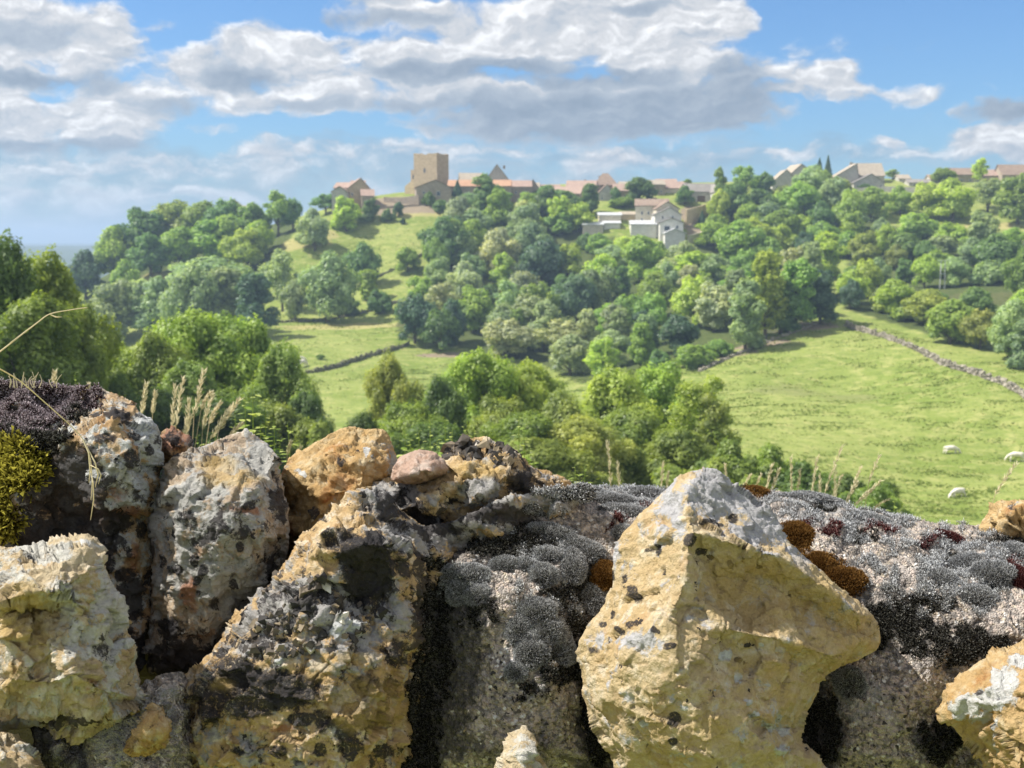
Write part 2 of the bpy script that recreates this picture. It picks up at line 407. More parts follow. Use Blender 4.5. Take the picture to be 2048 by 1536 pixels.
# ------------------------------------------------------------------ shape helpers
def tube(pts, rad, seg=6):
    pts = [Vector(p) for p in pts]; V = []; Fc = []
    for i, p in enumerate(pts):
        d = (pts[min(i + 1, len(pts) - 1)] - pts[max(i - 1, 0)]).normalized()
        u = d.orthogonal().normalized() if i == 0 else (u - d * u.dot(d)).normalized()
        w_ = d.cross(u)
        for k in range(seg):
            a = 2 * math.pi * k / seg
            V.append(p + (u * math.cos(a) + w_ * math.sin(a)) * rad[i])
    for i in range(len(pts) - 1):
        for k in range(seg):
            a = i * seg + k; b = i * seg + (k + 1) % seg
            Fc.append((a, b, b + seg, a + seg))
    Fc.append(tuple(range(seg))[::-1]); Fc.append(tuple((len(pts) - 1) * seg + k for k in range(seg)))
    return V, Fc
def merge(parts):
    V = []; Fc = []
    for v_, f_ in parts:
        o_ = len(V); V += list(v_); Fc += [tuple(i + o_ for i in q) for q in f_]
    return V, Fc
# ------------------------------------------------------------------ village on the ridge
def wall_mat(name, c1, c2, sc=1.2, bmp=.5):
    m_, t = material(name)
    pos = t.n('ShaderNodeTexCoord').outputs['Object']
    n1 = t.noise(pos, sc * .25, 4, .6); n2 = t.noise(pos, sc * 3, 5, .65)
    br = t.vor(t.vm('MULTIPLY', pos, (1.6, 1.6, 3.2)), 1.0, 'Color'); b_ = t.sep(br)[0]
    c = t.mix(n1, c1, c2); c = t.mix(.35, c, t.mix(b_, tuple(x * .6 for x in c1), tuple(min(.85, x * 1.3) for x in c2)))
    c = t.mix(t.m('MULTIPLY', t.ss(n2, .55, .75), .5), c, tuple(x * .6 for x in c1))
    finish(t, c, .95, t.bump(n2, bmp, .05), .1)
    return m_
def roof_mat(name, c1, c2):
    m_, t = material(name)
    pos = t.n('ShaderNodeTexCoord').outputs['Object']
    n1 = t.noise(pos, .5, 5, .65); b_ = t.sep(t.vor(t.vm('MULTIPLY', pos, (4, 4, 6)), 1.0, 'Color'))[0]
    c = t.mix(t.ss(n1, .3, .7), c1, c2); c = t.mix(.3, c, t.mix(b_, tuple(x * .5 for x in c1), tuple(min(.8, x * 1.4) for x in c2)))
    wv = t.n('ShaderNodeTexWave', {'Vector': pos, 'Scale': 1.6, 'Distortion': .4}).outputs[1]
    finish(t, c, .9, t.bump(wv, .5, .06), .1)
    return m_
W_TOWER = wall_mat('tower_stone', (.39, .30, .20), (.465, .37, .255)); W_STONE = wall_mat('grey_stone', (.33, .27, .21), (.43, .36, .28))
W_TAN = wall_mat('tan_render', (.45, .35, .22), (.53, .43, .28)); W_WHITE = wall_mat('white_render', (.66, .63, .56), (.74, .71, .64), bmp=.1); W_CREAM = wall_mat('cream_render', (.56, .50, .39), (.64, .58, .46), bmp=.1)
W_GREY = wall_mat('grey_render', (.44, .42, .38), (.52, .49, .44), bmp=.15)
R_ORANGE = roof_mat('orange_tiles', (.42, .235, .145), (.50, .31, .20)); R_PINK = roof_mat('old_pink_tiles', (.35, .245, .20), (.42, .31, .25)); R_BROWN = roof_mat('brown_tiles', (.24, .175, .14), (.33, .25, .19))
R_GREY = roof_mat('grey_slabs', (.23, .21, .19), (.31, .285, .255)); R_TAN = roof_mat('tan_tiles', (.35, .30, .235), (.42, .365, .29)); R_WHITE = roof_mat('pale_sheet', (.50, .51, .51), (.58, .59, .59))
m_pane, t = material('window_glass'); finish(t, (.05, .06, .075), .15, None, .6)
m_frame, t = material('window_frame'); finish(t, (.62, .63, .64), .6)
m_wood, t = material('door_wood'); finish(t, t.mix(t.noise(t.n('ShaderNodeTexCoord').outputs['Object'], 6), (.12, .075, .04), (.2, .13, .075)), .8)
def box(x0, x1, y0, y1, z0, z1):
    return [(x0,y0,z0),(x1,y0,z0),(x1,y1,z0),(x0,y1,z0),(x0,y0,z1),(x1,y0,z1),(x1,y1,z1),(x0,y1,z1)], [(0,3,2,1),(4,5,6,7),(0,1,5,4),(1,2,6,5),(2,3,7,6),(3,0,4,7)]
def child(name, vf, mat, parent):
    V, Fc = vf
    return link(bpy.data.objects.new(name, np_mesh(name, np.array(V, float), Fc, [mat])), parent)
def add_window(par, x, z, w_, h_, y=-.0, pane=True):
    f = child('window', merge([box(x - w_/2, x - w_/2 + .1, y - .06, y + .05, z, z + h_), box(x + w_/2 - .1, x + w_/2, y - .06, y + .05, z, z + h_),
                               box(x - w_/2 + .1, x + w_/2 - .1, y - .06, y + .05, z, z + .1), box(x - w_/2 + .1, x + w_/2 - .1, y - .06, y + .05, z + h_ - .1, z + h_)]), m_frame, par)
    child('pane', box(x - w_/2 + .1, x + w_/2 - .1, y - .03, y + .02, z + .1, z + h_ - .1), m_pane, f)
def house(px0, px1, base, eave, ridge, D, wm, rm, label, kind='long', deep=8.0, rot=0.0, win=(), door=None, chim=(), name='stone_house', cat='house', apex=None, over=.35, hip=0.0, group='houses of the hilltop village'):
    k = D / F; c = PY((px0 + px1) / 2, base, D); hw = (px1 - px0) * k / 2
    he = (base - eave) * k; hr = (base - ridge) * k; dn = -5.0; ax = ((apex - (px0 + px1) / 2) * k) if apex is not None else 0.0
    o = empty(name, (c.x, D, c.z), R(rot)); tag(o, label, cat, group)
    if kind == 'gable':                       # gable end towards the viewer
        pr = [(-hw, dn), (hw, dn), (hw, he), (ax, hr), (-hw, he)]
        V = [(x, 0, z) for x, z in pr] + [(x, deep, z) for x, z in pr]
        Fc = [(0, 1, 2, 3, 4), (9, 8, 7, 6, 5), (0, 5, 6, 1), (1, 6, 7, 2), (0, 4, 9, 5), (4, 3, 8, 9), (3, 2, 7, 8)]
        th = .22; pts = []
        sl = (hr - he) / (hw + ax if ax > -hw else hw); sr = (hr - he) / (hw - ax)
        L = (-hw - over, he - over * sl + .02); Ri = (hw + over, he - over * sr + .02); T = (ax, hr + .02)
        sec = [L, T, Ri, (Ri[0], Ri[1] + th), (T[0], T[1] + th), (L[0], L[1] + th)]
        RV = [(x, -over, z) for x, z in sec] + [(x, deep + over, z) for x, z in sec]
        RF = [(0, 1, 4, 5), (1, 2, 3, 4), (6, 11, 10, 7), (7, 10, 9, 8), (0, 6, 7, 1), (1, 7, 8, 2), (2, 8, 9, 3), (3, 9, 10, 4), (4, 10, 11, 5), (5, 11, 6, 0)]
    else:                                     # eaves towards the viewer
        h2 = deep / 2; pr = [(0, dn), (deep, dn), (deep, he), (h2, hr), (0, he)]
        hp = hip * hw
        V = [(-hw, y, z) for y, z in pr] + [(hw, y, z) for y, z in pr]
        V[3] = (-hw + hp, h2, hr); V[8] = (hw - hp, h2, hr)
        Fc = [(4, 3, 2, 1, 0), (5, 6, 7, 8, 9), (0, 1, 6, 5), (1, 2, 7, 6), (0, 5, 9, 4), (4, 9, 8, 3), (3, 8, 7, 2)]
        if hp:
            Fc = [(4, 2, 1, 0), (4, 3, 2), (5, 6, 7, 9), (9, 7, 8), (0, 1, 6, 5), (1, 2, 7, 6), (0, 5, 9, 4), (4, 9, 8, 3), (3, 8, 7, 2)]
        s_ = (hr - he) / h2; th = .22
        a_, b_, c_ = (-over, he - over * s_ + .02), (h2, hr + .02), (deep + over, he - over * s_ + .02)
        sec = [a_, b_, c_, (c_[0], c_[1] + th), (b_[0], b_[1] + th), (a_[0], a_[1] + th)]
        e = hw + over
        RV = [(-e, y, z) for y, z in sec] + [(e, y, z) for y, z in sec]
        RF = [(5, 4, 1, 0), (4, 3, 2, 1), (7, 10, 11, 6), (8, 9, 10, 7), (1, 7, 6, 0), (2, 8, 7, 1), (3, 9, 8, 2), (4, 10, 9, 3), (5, 11, 10, 4), (0, 6, 11, 5)]
        if hp:
            for i_ in (1, 4): RV[i_] = (-hw + hp, RV[i_][1], RV[i_][2]); RV[6 + i_] = (hw - hp, RV[6 + i_][1], RV[6 + i_][2])
            RF = RF + [(0, 1, 2), (6, 8, 7), (5, 3, 4), (11, 10, 9), (5, 0, 2, 3), (6, 11, 9, 8)]
    child('wall', (V, Fc), wm, o); rf = child('roof', (RV, RF), rm, o)
    if not win and (base - eave) > 9 and cat == 'house':
        n_ = max(1, int((px1 - px0) / 15)); win = [(px0 + (px1 - px0) * (i + .5) / n_, base - (base - eave) * .42, 3.6, 5.6) for i in range(n_)]
    for x, z, w_, h_ in win:
        add_window(o, (x - (px0 + px1) / 2) * k, (base - z) * k, w_ * k, h_ * k)
    if door: 
        x, w_, h_ = door; xx = (x - (px0 + px1) / 2) * k
        child('door', box(xx - w_ * k / 2, xx + w_ * k / 2, -.05, .05, 0.0, h_ * k), m_wood, o)
    for x, z in chim:
        xx = (x - (px0 + px1) / 2) * k
        child('chimney', box(xx - .4, xx + .4, deep * .5 - .35, deep * .5 + .35, hr - 1.2, (base - z) * k), W_STONE, rf)
    return o
# the keep
D = 425; k = D / F; c = PY(851, 396, D)
tw = empty('keep_tower', (c.x, D, c.z), R(-27)); tag(tw, 'square roofless stone keep tower rising above the hilltop village', 'tower')
TW, TD = 9.4, 8.2; TH_ = (396 - 309) * k
V, Fc = box(-TW / 2, TW / 2, 0, TD, -6, TH_)
# ruined uneven top edge
nx_t = 14; ring = []
def side(p, q, n): return [(p[0] + (q[0] - p[0]) * i / n, p[1] + (q[1] - p[1]) * i / n) for i in range(n)]
loop = side((-TW/2, 0), (TW/2, 0), 14) + side((TW/2, 0), (TW/2, TD), 12) + side((TW/2, TD), (-TW/2, TD), 14) + side((-TW/2, TD), (-TW/2, 0), 12)
rr_ = random.Random(2); n = len(loop); V = []; Fc = []
zt = [TH_ + rr_.uniform(-.28, .12) - (.35 if 4 < i % 26 < 9 else 0) for i in range(n)]
for (x, y), z in zip(loop, zt): V.append((x, y, -6))
for (x, y), z in zip(loop, zt): V.append((x, y, z))
for (x, y), z in zip(loop, zt): V.append((x * .8, TD / 2 + (y - TD / 2) * .78, z))
for (x, y), z in zip(loop, zt): V.append((x * .8, TD / 2 + (y - TD / 2) * .78, TH_ - 2.5))
for i in range(n):
    j = (i + 1) % n
    for q in range(3): Fc.append((q * n + i, q * n + j, (q + 1) * n + j, (q + 1) * n + i))
Fc.append(tuple(3 * n + i for i in range(n)))
child('wall', (V, Fc), W_TOWER, tw)
def slit(x, z, w_, h_, par):
    f = child('window', merge([box(x - w_/2 - .22, x - w_/2, -.05, .03, z - .2, z + h_ + .2), box(x + w_/2, x + w_/2 + .22, -.05, .03, z - .2, z + h_ + .2), box(x - w_/2, x + w_/2, -.05, .03, z + h_, z + h_ + .25), box(x - w_/2, x + w_/2, -.05, .03, z - .25, z)]), W_STONE, par)
    child('opening', box(x - w_/2, x + w_/2, -.02, .03, z, z + h_), m_pane, f)
slit(-.3, (396 - 346) * k, .65, 1.3, tw)
s2 = child('buttress', box(TW/2 - .9, TW/2 + .12, -.12, .9, -6, TH_ - 7.0), W_TOWER, tw)
child('stair_turret', box(-TW/2 - 2.6, -TW/2 - .003, 2.2, 7.5, -6, TH_ - 5.4), W_TOWER, tw)
# opening in the turret and the low sloping wing beside it
child('opening', box(-TW/2 - 1.9, -TW/2 - 1.2, 2.14, 2.25, TH_ - 8.6, TH_ - 7.1), m_pane, tw)
ww = [(-TW/2 - 4.6, .6), (-TW/2 - .003, .6), (-TW/2 - .003, 6.5), (-TW/2 - 4.6, 6.5)]
V = [(x, y + .7, -6) for x, y in ww] + [(ww[0][0], ww[0][1] + .7, 4.2), (ww[1][0], ww[1][1] + .7, 7.4), (ww[2][0], ww[2][1] + .7, 7.4), (ww[3][0], ww[3][1] + .7, 4.2)]
child('wing', (V, [(0,3,2,1),(4,5,6,7),(0,1,5,4),(1,2,6,5),(2,3,7,6),(3,0,4,7)]), W_TAN, tw)

house(668, 700, 402, 376, 366, 415, W_STONE, R_PINK, 'leftmost stone house of the village with a pinkish roof', rot=-14, deep=6, win=[(676, 388, 3, 5), (688, 388, 3, 5)])
house(693, 742, 410, 380, 358, 411, W_TAN, R_PINK, 'tan stone gable of the house cluster left of the tower', 'gable', apex=722, deep=9, rot=14, win=[(705, 392, 3.5, 6)])
house(833, 902, 404, 376, 361, 411, W_STONE, R_BROWN, 'stone house with brown gable directly in front of the tower', 'gable', apex=872, deep=8, rot=8, win=[(877, 392, 8, 9), (848, 388, 5, 5)])
house(897, 1020, 402, 373, 361, 419, W_STONE, R_ORANGE, 'long low house with bright orange tile roof right of the tower', deep=7, rot=-2, win=[(932, 392, 4, 7), (961, 391, 8, 10), (990, 391, 4, 6)], door=(945, 5, 9))
house(966, 1024, 396, 369, 331, 436, W_GREY, R_TAN, 'house with the tall pointed gable behind the orange roof', 'gable', apex=994, deep=10, chim=[(1008, 331)])
house(921, 966, 390, 362, 347, 434, W_TAN, R_TAN, 'tan roofed house between the tower and the tall pointed gable', deep=8, rot=6)
house(1022, 1062, 398, 374, 362, 426, W_STONE, R_PINK, 'stone house just right of the orange roof, half hidden by trees', deep=7)
house(1052, 1080, 398, 380, 361, 434, W_STONE, R_BROWN, 'brown roofed house farther right of the orange roof', 'gable', deep=7)
house(1108, 1160, 412, 388, 374, 424, W_STONE, R_PINK, 'pink roofed house with white lower wall among the village trees', deep=8, rot=-16, win=[(1146, 402, 5, 8)])
house(1133, 1190, 400, 376, 362, 436, W_STONE, R_PINK, 'long pink roofed house behind the village trees', deep=8, rot=-8)
house(1190, 1234, 402, 370, 348, 438, W_STONE, R_BROWN, 'house with steep hipped brown roof, highest of the village middle', hip=.75, deep=8, chim=[(1200, 352)])
house(1195, 1232, 408, 388, 370, 428, W_GREY, R_PINK, 'house with pale pink gable below the steep hipped roof', 'gable', deep=7)
house(1228, 1258, 404, 382, 369, 432, W_STONE, R_PINK, 'small pink roofed house left of the big round tree', deep=7)
house(1300, 1330, 398, 370, 361, 434, W_STONE, R_TAN, 'narrow tan roofed house right of the big round tree', deep=7, rot=8)
house(1325, 1368, 400, 377, 364, 438, W_CREAM, R_PINK, 'cream house with pink roof behind the white gabled house', deep=8, win=[(1336, 390, 3, 5), (1350, 390, 3, 5)])
house(1374, 1450, 404, 384, 368, 428, W_GREY, R_GREY, 'long barn with grey slab roof and dark open front', deep=9, rot=10, door=(1402, 16, 12), win=[(1425, 396, 7, 9)], name='barn', cat='barn')
house(1432, 1466, 402, 384, 369, 424, W_WHITE, R_GREY, 'white gabled annex at the right end of the grey barn', 'gable', deep=10, rot=18, apex=1446)
house(1271, 1336, 446, 412, 399, 402, W_CREAM, R_BROWN, 'large cream house with brown roof, biggest of the white group', deep=9, rot=-6, chim=[(1280, 397), (1310, 395)], win=[(1284, 430, 4, 7), (1297, 430, 4, 7), (1284, 443, 4, 7), (1310, 430, 4, 7)])
house(1312, 1358, 446, 418, 404, 399, W_CREAM, R_BROWN, 'cream gable joined to the right of the large cream house', 'gable', deep=9, rot=12)
house(1309, 1362, 456, 430, 416, 395, W_WHITE, R_GREY, 'white house with grey gable, upper of the two stepped gables', 'gable', apex=1340, deep=6, rot=4, win=[(1325, 438, 4, 6), (1345, 438, 4, 6)])
house(1320, 1366, 468, 446, 437, 390, W_WHITE, R_GREY, 'white house with low gable, lower of the two stepped gables', 'gable', apex=1342, deep=5, win=[(1334, 462, 12, 10), (1354, 458, 5, 7)])
house(1198, 1242, 444, 431, 426, 402, W_CREAM, R_WHITE, 'long low shed with pale sheet roof left of the cream house', deep=7, name='shed', cat='shed')
house(1241, 1274, 444, 430, 424, 405, W_TAN, R_TAN, 'tan lean building joining the pale shed to the cream house', deep=7, name='shed', cat='shed')
house(1166, 1206, 464, 450, 445, 396, W_CREAM, R_WHITE, 'low pale shed at the far left of the white group', deep=6, name='shed', cat='shed')
house(1208, 1240, 456, 447, 443, 398, W_WHITE, R_WHITE, 'tiny white shed between the two pale sheds', deep=5, name='shed', cat='shed')
house(1262, 1312, 460, 449, 442, 394, W_WHITE, R_WHITE, 'white garage with flat pale roof below the cream house', deep=6, name='garage', cat='garage')
house(1330, 1370, 474, 467, 458, 386, W_WHITE, R_WHITE, 'white tent-like canopy below the stepped gables', 'gable', deep=5, name='canopy', cat='canopy')
house(1545, 1598, 388, 365, 341, 452, W_GREY, R_TAN, 'grey gabled house left of the dark fir, lower of the pair', 'gable', deep=10, apex=1572)
house(1572, 1642, 382, 355, 330, 462, W_GREY, R_TAN, 'grey gabled house left of the dark fir, higher of the pair', 'gable', deep=10, apex=1601, rot=10)
house(1668, 1716, 380, 355, 329, 448, W_GREY, R_TAN, 'grey gable end left of the big tan roof', 'gable', apex=1712, deep=8)
house(1713, 1768, 374, 352, 327, 454, W_GREY, R_TAN, 'big house with plain tan roof right of the dark fir', deep=11, chim=[(1709, 324)])
house(1708, 1768, 382, 366, 349, 444, W_GREY, R_GREY, 'low grey wing with wide gable in front of the big tan roof', 'gable', apex=1742, deep=6)
house(1798, 1820, 376, 358, 350, 458, W_GREY, R_TAN, 'small grey house right of the airy garden tree', deep=7)
house(1818, 1862, 378, 366, 359, 448, W_GREY, R_GREY, 'low flat grey house at the foot of the right village', deep=8)
house(1898, 1948, 374, 350, 337, 462, W_STONE, R_BROWN, 'brown roofed house behind the round tree near the right edge', deep=8)
house(1962, 2010, 374, 352, 340, 466, W_STONE, R_PINK, 'pink roofed house second from the right edge', deep=8, win=[(1990, 364, 6, 8)])
house(2004, 2080, 374, 350, 330, 462, W_STONE, R_BROWN, 'large brown roofed house cut by the right edge', deep=9, win=[(2020, 366, 5, 7)])
house(2090, 2160, 372, 350, 336, 468, W_STONE, R_PINK, 'pink roofed village house beyond the right edge', deep=9)
house(1040, 1078, 396, 378, 366, 446, W_STONE, R_TAN, 'dull tan roof on the skyline beyond the orange roofed house', deep=8)
house(1084, 1122, 400, 382, 370, 446, W_GREY, R_PINK, 'dull pink roof on the skyline right of the dark rounded tree', deep=8, rot=6)
house(1150, 1190, 396, 374, 361, 448, W_STONE, R_BROWN, 'brown skyline roof behind the long pink roof', 'gable', deep=8)
house(1240, 1276, 396, 376, 364, 446, W_STONE, R_TAN, 'tan skyline roof just left of the big round village tree', deep=8)
house(1312, 1352, 394, 372, 359, 448, W_GREY, R_PINK, 'pale pink skyline roof behind the narrow tan roofed house', deep=8, rot=-5)
house(1352, 1392, 396, 378, 366, 444, W_STONE, R_BROWN, 'brown skyline roof left of the grey barn', 'gable', deep=8)
house(664, 694, 404, 384, 374, 405, W_GREY, R_BROWN, 'small grey walled house at the very left foot of the village', 'gable', deep=6)
house(704, 730, 396, 374, 362, 422, W_STONE, R_PINK, 'pinkish roof rising behind the tan stone gable', deep=7, rot=8)
house(724, 748, 416, 392, 380, 407, W_STONE, R_PINK, 'lean stone house right of the tan stone gable', deep=6, rot=10)
house(1282, 1308, 398, 380, 370, 440, W_STONE, R_PINK, 'small pink roof peeping out behind the big round village tree', deep=7)
house(1862, 1902, 376, 360, 350, 458, W_GREY, R_PINK, 'low pink roofed house left of the round tree near the right edge', deep=8)
house(1944, 1968, 374, 356, 346, 464, W_STONE, R_BROWN, 'narrow brown house between the two right-hand skyline roofs', 'gable', deep=8)
house(440, 500, 445, 420, 412, 470, W_WHITE, R_TAN, 'pale house showing through the hilltop wood at left', deep=8)
# walls of gardens and fields
def stone_line(name, pts, hgt, wid, mat, label, D=None, seed=1, step=.55, on=None, sz=.5, cat='wall'):
    rnd = random.Random(seed); P3 = []
    for px, py in pts:
        d = hit(px, py); P3.append(PY(px, py, d))
    parts = []
    for a, b in zip(P3, P3[1:]):
        L = (b - a).length; n_ = max(1, int(L / step)); dr = (b - a).normalized()
        for i in range(n_):
            p = a.lerp(b, i / n_); hh = hgt * rnd.uniform(.65, 1.15); zz = gz(p.x, p.y) - .4; z = 0
            while z < hh + .4:
                s = sz * rnd.uniform(.6, 1.1)
                vs = [(p.x + rnd.gauss(0, wid * .22) + s * cx * rnd.uniform(.6, 1), p.y + rnd.gauss(0, wid * .22) + s * cy * rnd.uniform(.6, 1), zz + z + s * .45 * (1 + cz) * rnd.uniform(.7, 1.1)) for cx, cy, cz in ((-.6,-.6,-1),(.6,-.6,-1),(.6,.6,-1),(-.6,.6,-1),(-.5,-.5,1),(.5,-.5,1),(.5,.5,1),(-.5,.5,1))]
                parts.append((vs, [(0,3,2,1),(4,5,6,7),(0,1,5,4),(1,2,6,5),(2,3,7,6),(3,0,4,7)])); z += s * .75
    V, Fc = merge(parts); o_ = Vector(P3[0])
    ob = link(bpy.data.objects.new(name, np_mesh(name, np.array([tuple(v) for v in V]) - np.array(o_), Fc, [mat]))); ob.location = o_
    return tag(ob, label, cat)
W_DRY = wall_mat('dry_wall_stone', (.24, .21, .17), (.42, .38, .31), sc=1.0, bmp=.8); W_MOSSY = wall_mat('overgrown_wall_stone', (.12, .13, .07), (.25, .23, .16), sc=1.0, bmp=.8)
stone_line('dry_stone_wall', [(1690,654),(1745,672),(1800,690),(1850,712),(1900,738),(1950,752),(2000,770),(2060,806),(2130,850)], 1.25, .7, W_DRY, 'dry stone wall running down the right side of the big pasture', seed=1)
stone_line('dry_stone_wall', [(1400,745),(1450,722),(1500,702),(1550,682),(1600,664),(1650,645)], .6, .7, W_DRY, 'low broken stone wall along the wood edge above the big pasture', seed=2, step=.7)
stone_line('dry_stone_wall', [(612,750),(660,741),(700,728),(740,715),(780,704),(820,692)], 1.1, .8, W_MOSSY, 'overgrown dark wall crossing the left meadow', seed=3)
stone_line('dry_stone_wall', [(560,648),(620,645),(700,634),(760,618),(800,604)], .8, .8, W_MOSSY, 'dark overgrown wall along the upper edge of the left meadow', seed=4)
stone_line('dry_stone_wall', [(740,562),(780,545),(830,520),(870,498)], .8, .8, W_MOSSY, 'dark overgrown wall between the two upper meadows', seed=5)
def low_wall(pts, hpx, label, wm=W_STONE, thick=.5):
    P3 = [PY(*p) for p in pts]; parts = []; h_ = hpx * pts[0][2] / F; o_ = P3[0]
    for a, b in zip(P3, P3[1:]):
        d = (b - a); d.z = 0; nn_ = Vector((-d.y, d.x, 0)).normalized() * thick / 2; a, b = a - o_, b - o_
        V = [a - nn_ - Vector((0,0,3)), b - nn_ - Vector((0,0,3)), b + nn_ - Vector((0,0,3)), a + nn_ - Vector((0,0,3)), a - nn_ + Vector((0,0,h_)), b - nn_ + Vector((0,0,h_)), b + nn_ + Vector((0,0,h_)), a + nn_ + Vector((0,0,h_))]
        parts.append((V, box(0,1,0,1,0,1)[1]))
    V, Fc = merge(parts); ob = link(bpy.data.objects.new('garden_wall', np_mesh('garden_wall', [tuple(v) for v in V], Fc, [wm]))); ob.location = o_
    return tag(ob, label, 'wall')
low_wall([(768,402,414),(800,404,412),(838,398,410)], 8, 'old stone rampart below and left of the tower', W_STONE)
low_wall([(742,424,406),(790,418,408),(850,416,410)], 7, 'broken terrace wall on the bare slope below the tower', W_STONE)
low_wall([(1690,386,442),(1770,382,440),(1830,384,438)], 9, 'grey garden wall in front of the big tan roofed house', W_GREY)
low_wall([(1372,432,404),(1400,424,412),(1424,416,420)], 12, 'tan retaining wall beside the lane right of the white group', W_TAN)
low_wall([(1376,476,390),(1400,470,394),(1416,462,400)], 5, 'pale low wall at the lane below the white group', W_CREAM)
# pale twin power pole in the right-hand wood
D = hit(1884, 580); c = PY(1884, 580, D); k = D / F
pole = empty('power_pole', (c.x, D, gz(c.x, D))); tag(pole, 'pale twin-legged power pole standing in the right-hand wood', 'pole')
m_conc, t = material('pale_concrete'); finish(t, (.62, .62, .60), .8)
hp = (c.z - gz(c.x, D)) + 58 * k
for s_ in (-1, 1): child('leg', tube([(s_ * .62, 0, -1), (s_ * .55, 0, hp)], [.16, .10], 8), m_conc, pole)
child('crossbar', box(-.49, .49, -.06, .06, hp * .55, hp * .55 + .14), m_conc, pole); child('crossbar', box(-1.4, 1.4, -.09, .09, hp + .003, hp + .16), m_conc, pole)
# ------------------------------------------------------------------ trees
m_leaf, t = material('foliage')
oi = t.n('ShaderNodeObjectInfo')
v = t.attr('v')
c = t.mix(1.0, oi.outputs['Color'], t.mix(v, (.55, .60, .55), (1.5, 1.38, 1.25)), 'MULTIPLY')
c = t.mix(t.m('MULTIPLY', t.attr('cl'), 0.5), c, t.mix(1.0, c, (1.32, 1.20, .85), 'MULTIPLY'))
df = t.n('ShaderNodeBsdfDiffuse', {'Color': c}); tr = t.n('ShaderNodeBsdfTranslucent', {'Color': t.mix(1.0, c, (1.5, 1.5, .7), 'MULTIPLY')})
gl = t.n('ShaderNodeBsdfAnisotropic' if False else 'ShaderNodeBsdfGlossy', {'Color': (1, 1, 1), 'Roughness': 0.5})
mxs = t.n('ShaderNodeMixShader', {0: 0.46, 1: df.outputs[0], 2: tr.outputs[0]})
mx2 = t.n('ShaderNodeMixShader', {0: 0.025, 1: mxs.outputs[0], 2: gl.outputs[0]})
t.t.links.new(mx2.outputs[0], t.n('ShaderNodeOutputMaterial').inputs[0])
m_bark, t = material('bark')
pos = t.n('ShaderNodeTexCoord').outputs['Object']
nn = t.noise(t.vm('MULTIPLY', pos, (6, 6, 1.2)), 1.0, 5, 0.6)
finish(t, t.mix(nn, (.05, .04, .03), (.20, .17, .14)), 0.95, t.bump(nn, 0.6, 0.05))

def cards(pts, nrm, size, rs, attrs=None, aspect=0.62):
    """one small leaf spray (quad) per point"""
    n = len(pts)
    a = np.cross(nrm, rs.normal(size=(n, 3))); a /= np.linalg.norm(a, axis=1)[:, None] + 1e-9
    b = np.cross(nrm, a); sz = size * (0.6 + 0.8 * rs.rand(n))[:, None]
    a = a * sz; b = b * sz * aspect
    V = np.stack([pts - a, pts - b * 0.9 + nrm * sz * .12, pts + a, pts + b * 0.9 + nrm * sz * .12], 1).reshape(-1, 3)
    return V, np.arange(4 * n).reshape(n, 4)
def crown(lobes, n, size, seed, lump=0.42, up=0.25, shell=0.5, hole=0.06):
    rs = np.random.RandomState(seed); P_ = []; N_ = []; C_ = []
    vol = np.array([(l[3] * l[4] * l[5]) ** (2 / 3) for l in lobes]); vol = vol / vol.sum()
    for li, l in enumerate(lobes):
        k = int(n * vol[li]); 
        d = rs.normal(size=(k, 3)); d /= np.linalg.norm(d, axis=1)[:, None]
        nz = fbm(d * 2.3 + seed * 3.1 + li * 7.7, 3, 0.6)
        r = (shell + (1 - shell) * rs.rand(k) ** 0.6) * (1 + lump * nz * 1.6)
        p = d * np.array(l[3:6]) * r[:, None] + np.array(l[:3])
        keep = fbm(p / (0.22 * max(l[3:6])) + seed, 2) > -0.55 + hole
        keep &= (d[:, 2] > -0.75) | (rs.rand(k) < 0.3)
        nr = d * 1.0 + rs.normal(size=(k, 3)) * 0.38 + np.array([0, 0, up + .2]); nr /= np.linalg.norm(nr, axis=1)[:, None]
        P_.append(p[keep]); N_.append(nr[keep]); C_.append(np.full(keep.sum(), rs.rand()))
    P_ = np.concatenate(P_); N_ = np.concatenate(N_); C_ = np.concatenate(C_)
    V, Fc = cards(P_, N_, size, rs)
    vv = np.clip(0.5 + 0.9 * fbm(P_ / 1.1 + seed, 2) + rs.normal(size=len(P_)) * 0.18, 0, 1)
    return V, Fc, dict(v=np.repeat(vv, 4), cl=np.repeat(C_, 4))
def limbs(h, r0, tips, seed, base_z=0.0, seg=6):
    rnd = random.Random(seed)
    top = Vector((rnd.uniform(-.3, .3), rnd.uniform(-.3, .3), h))
    tk = [Vector((0, 0, base_z - 1.0)), Vector((0, 0, h * .2)), top * 0.5 + Vector((rnd.uniform(-.15, .15), 0, 0)), top * 0.8, top]
    parts = [tube(tk, [r0 * 1.35, r0, r0 * .7, r0 * .42, r0 * .15], seg + 2)]
    for tx in tips:
        tv = Vector(tx[:3]); s0 = Vector((0, 0, max(.15 * h, tv.z * rnd.uniform(.35, .6))))
        mid = s0.lerp(tv, .5) + Vector((rnd.uniform(-.3, .3), rnd.uniform(-.3, .3), -.12 * tv.z * .3))
        parts.append(tube([s0, mid, tv], [r0 * .45, r0 * .28, r0 * .06], seg))
    return merge(parts)
PROTO = {}
def proto(name, lobes, n, size, seed, h, r0, **kw):
    V, Fc, at = crown(lobes, n, size, seed, **kw)
    cm = np_mesh('crown', V, Fc, [m_leaf], at)
    tv, tf = limbs(h, r0, lobes, seed)
    tm = np_mesh('trunk', tv, tf, [m_bark], smooth=True)
    z = V[:, 2]; PROTO[name] = (cm, tm, np.percentile(z, 99.6), np.percentile(np.hypot(V[:, 0], V[:, 1]), 97) * 2)
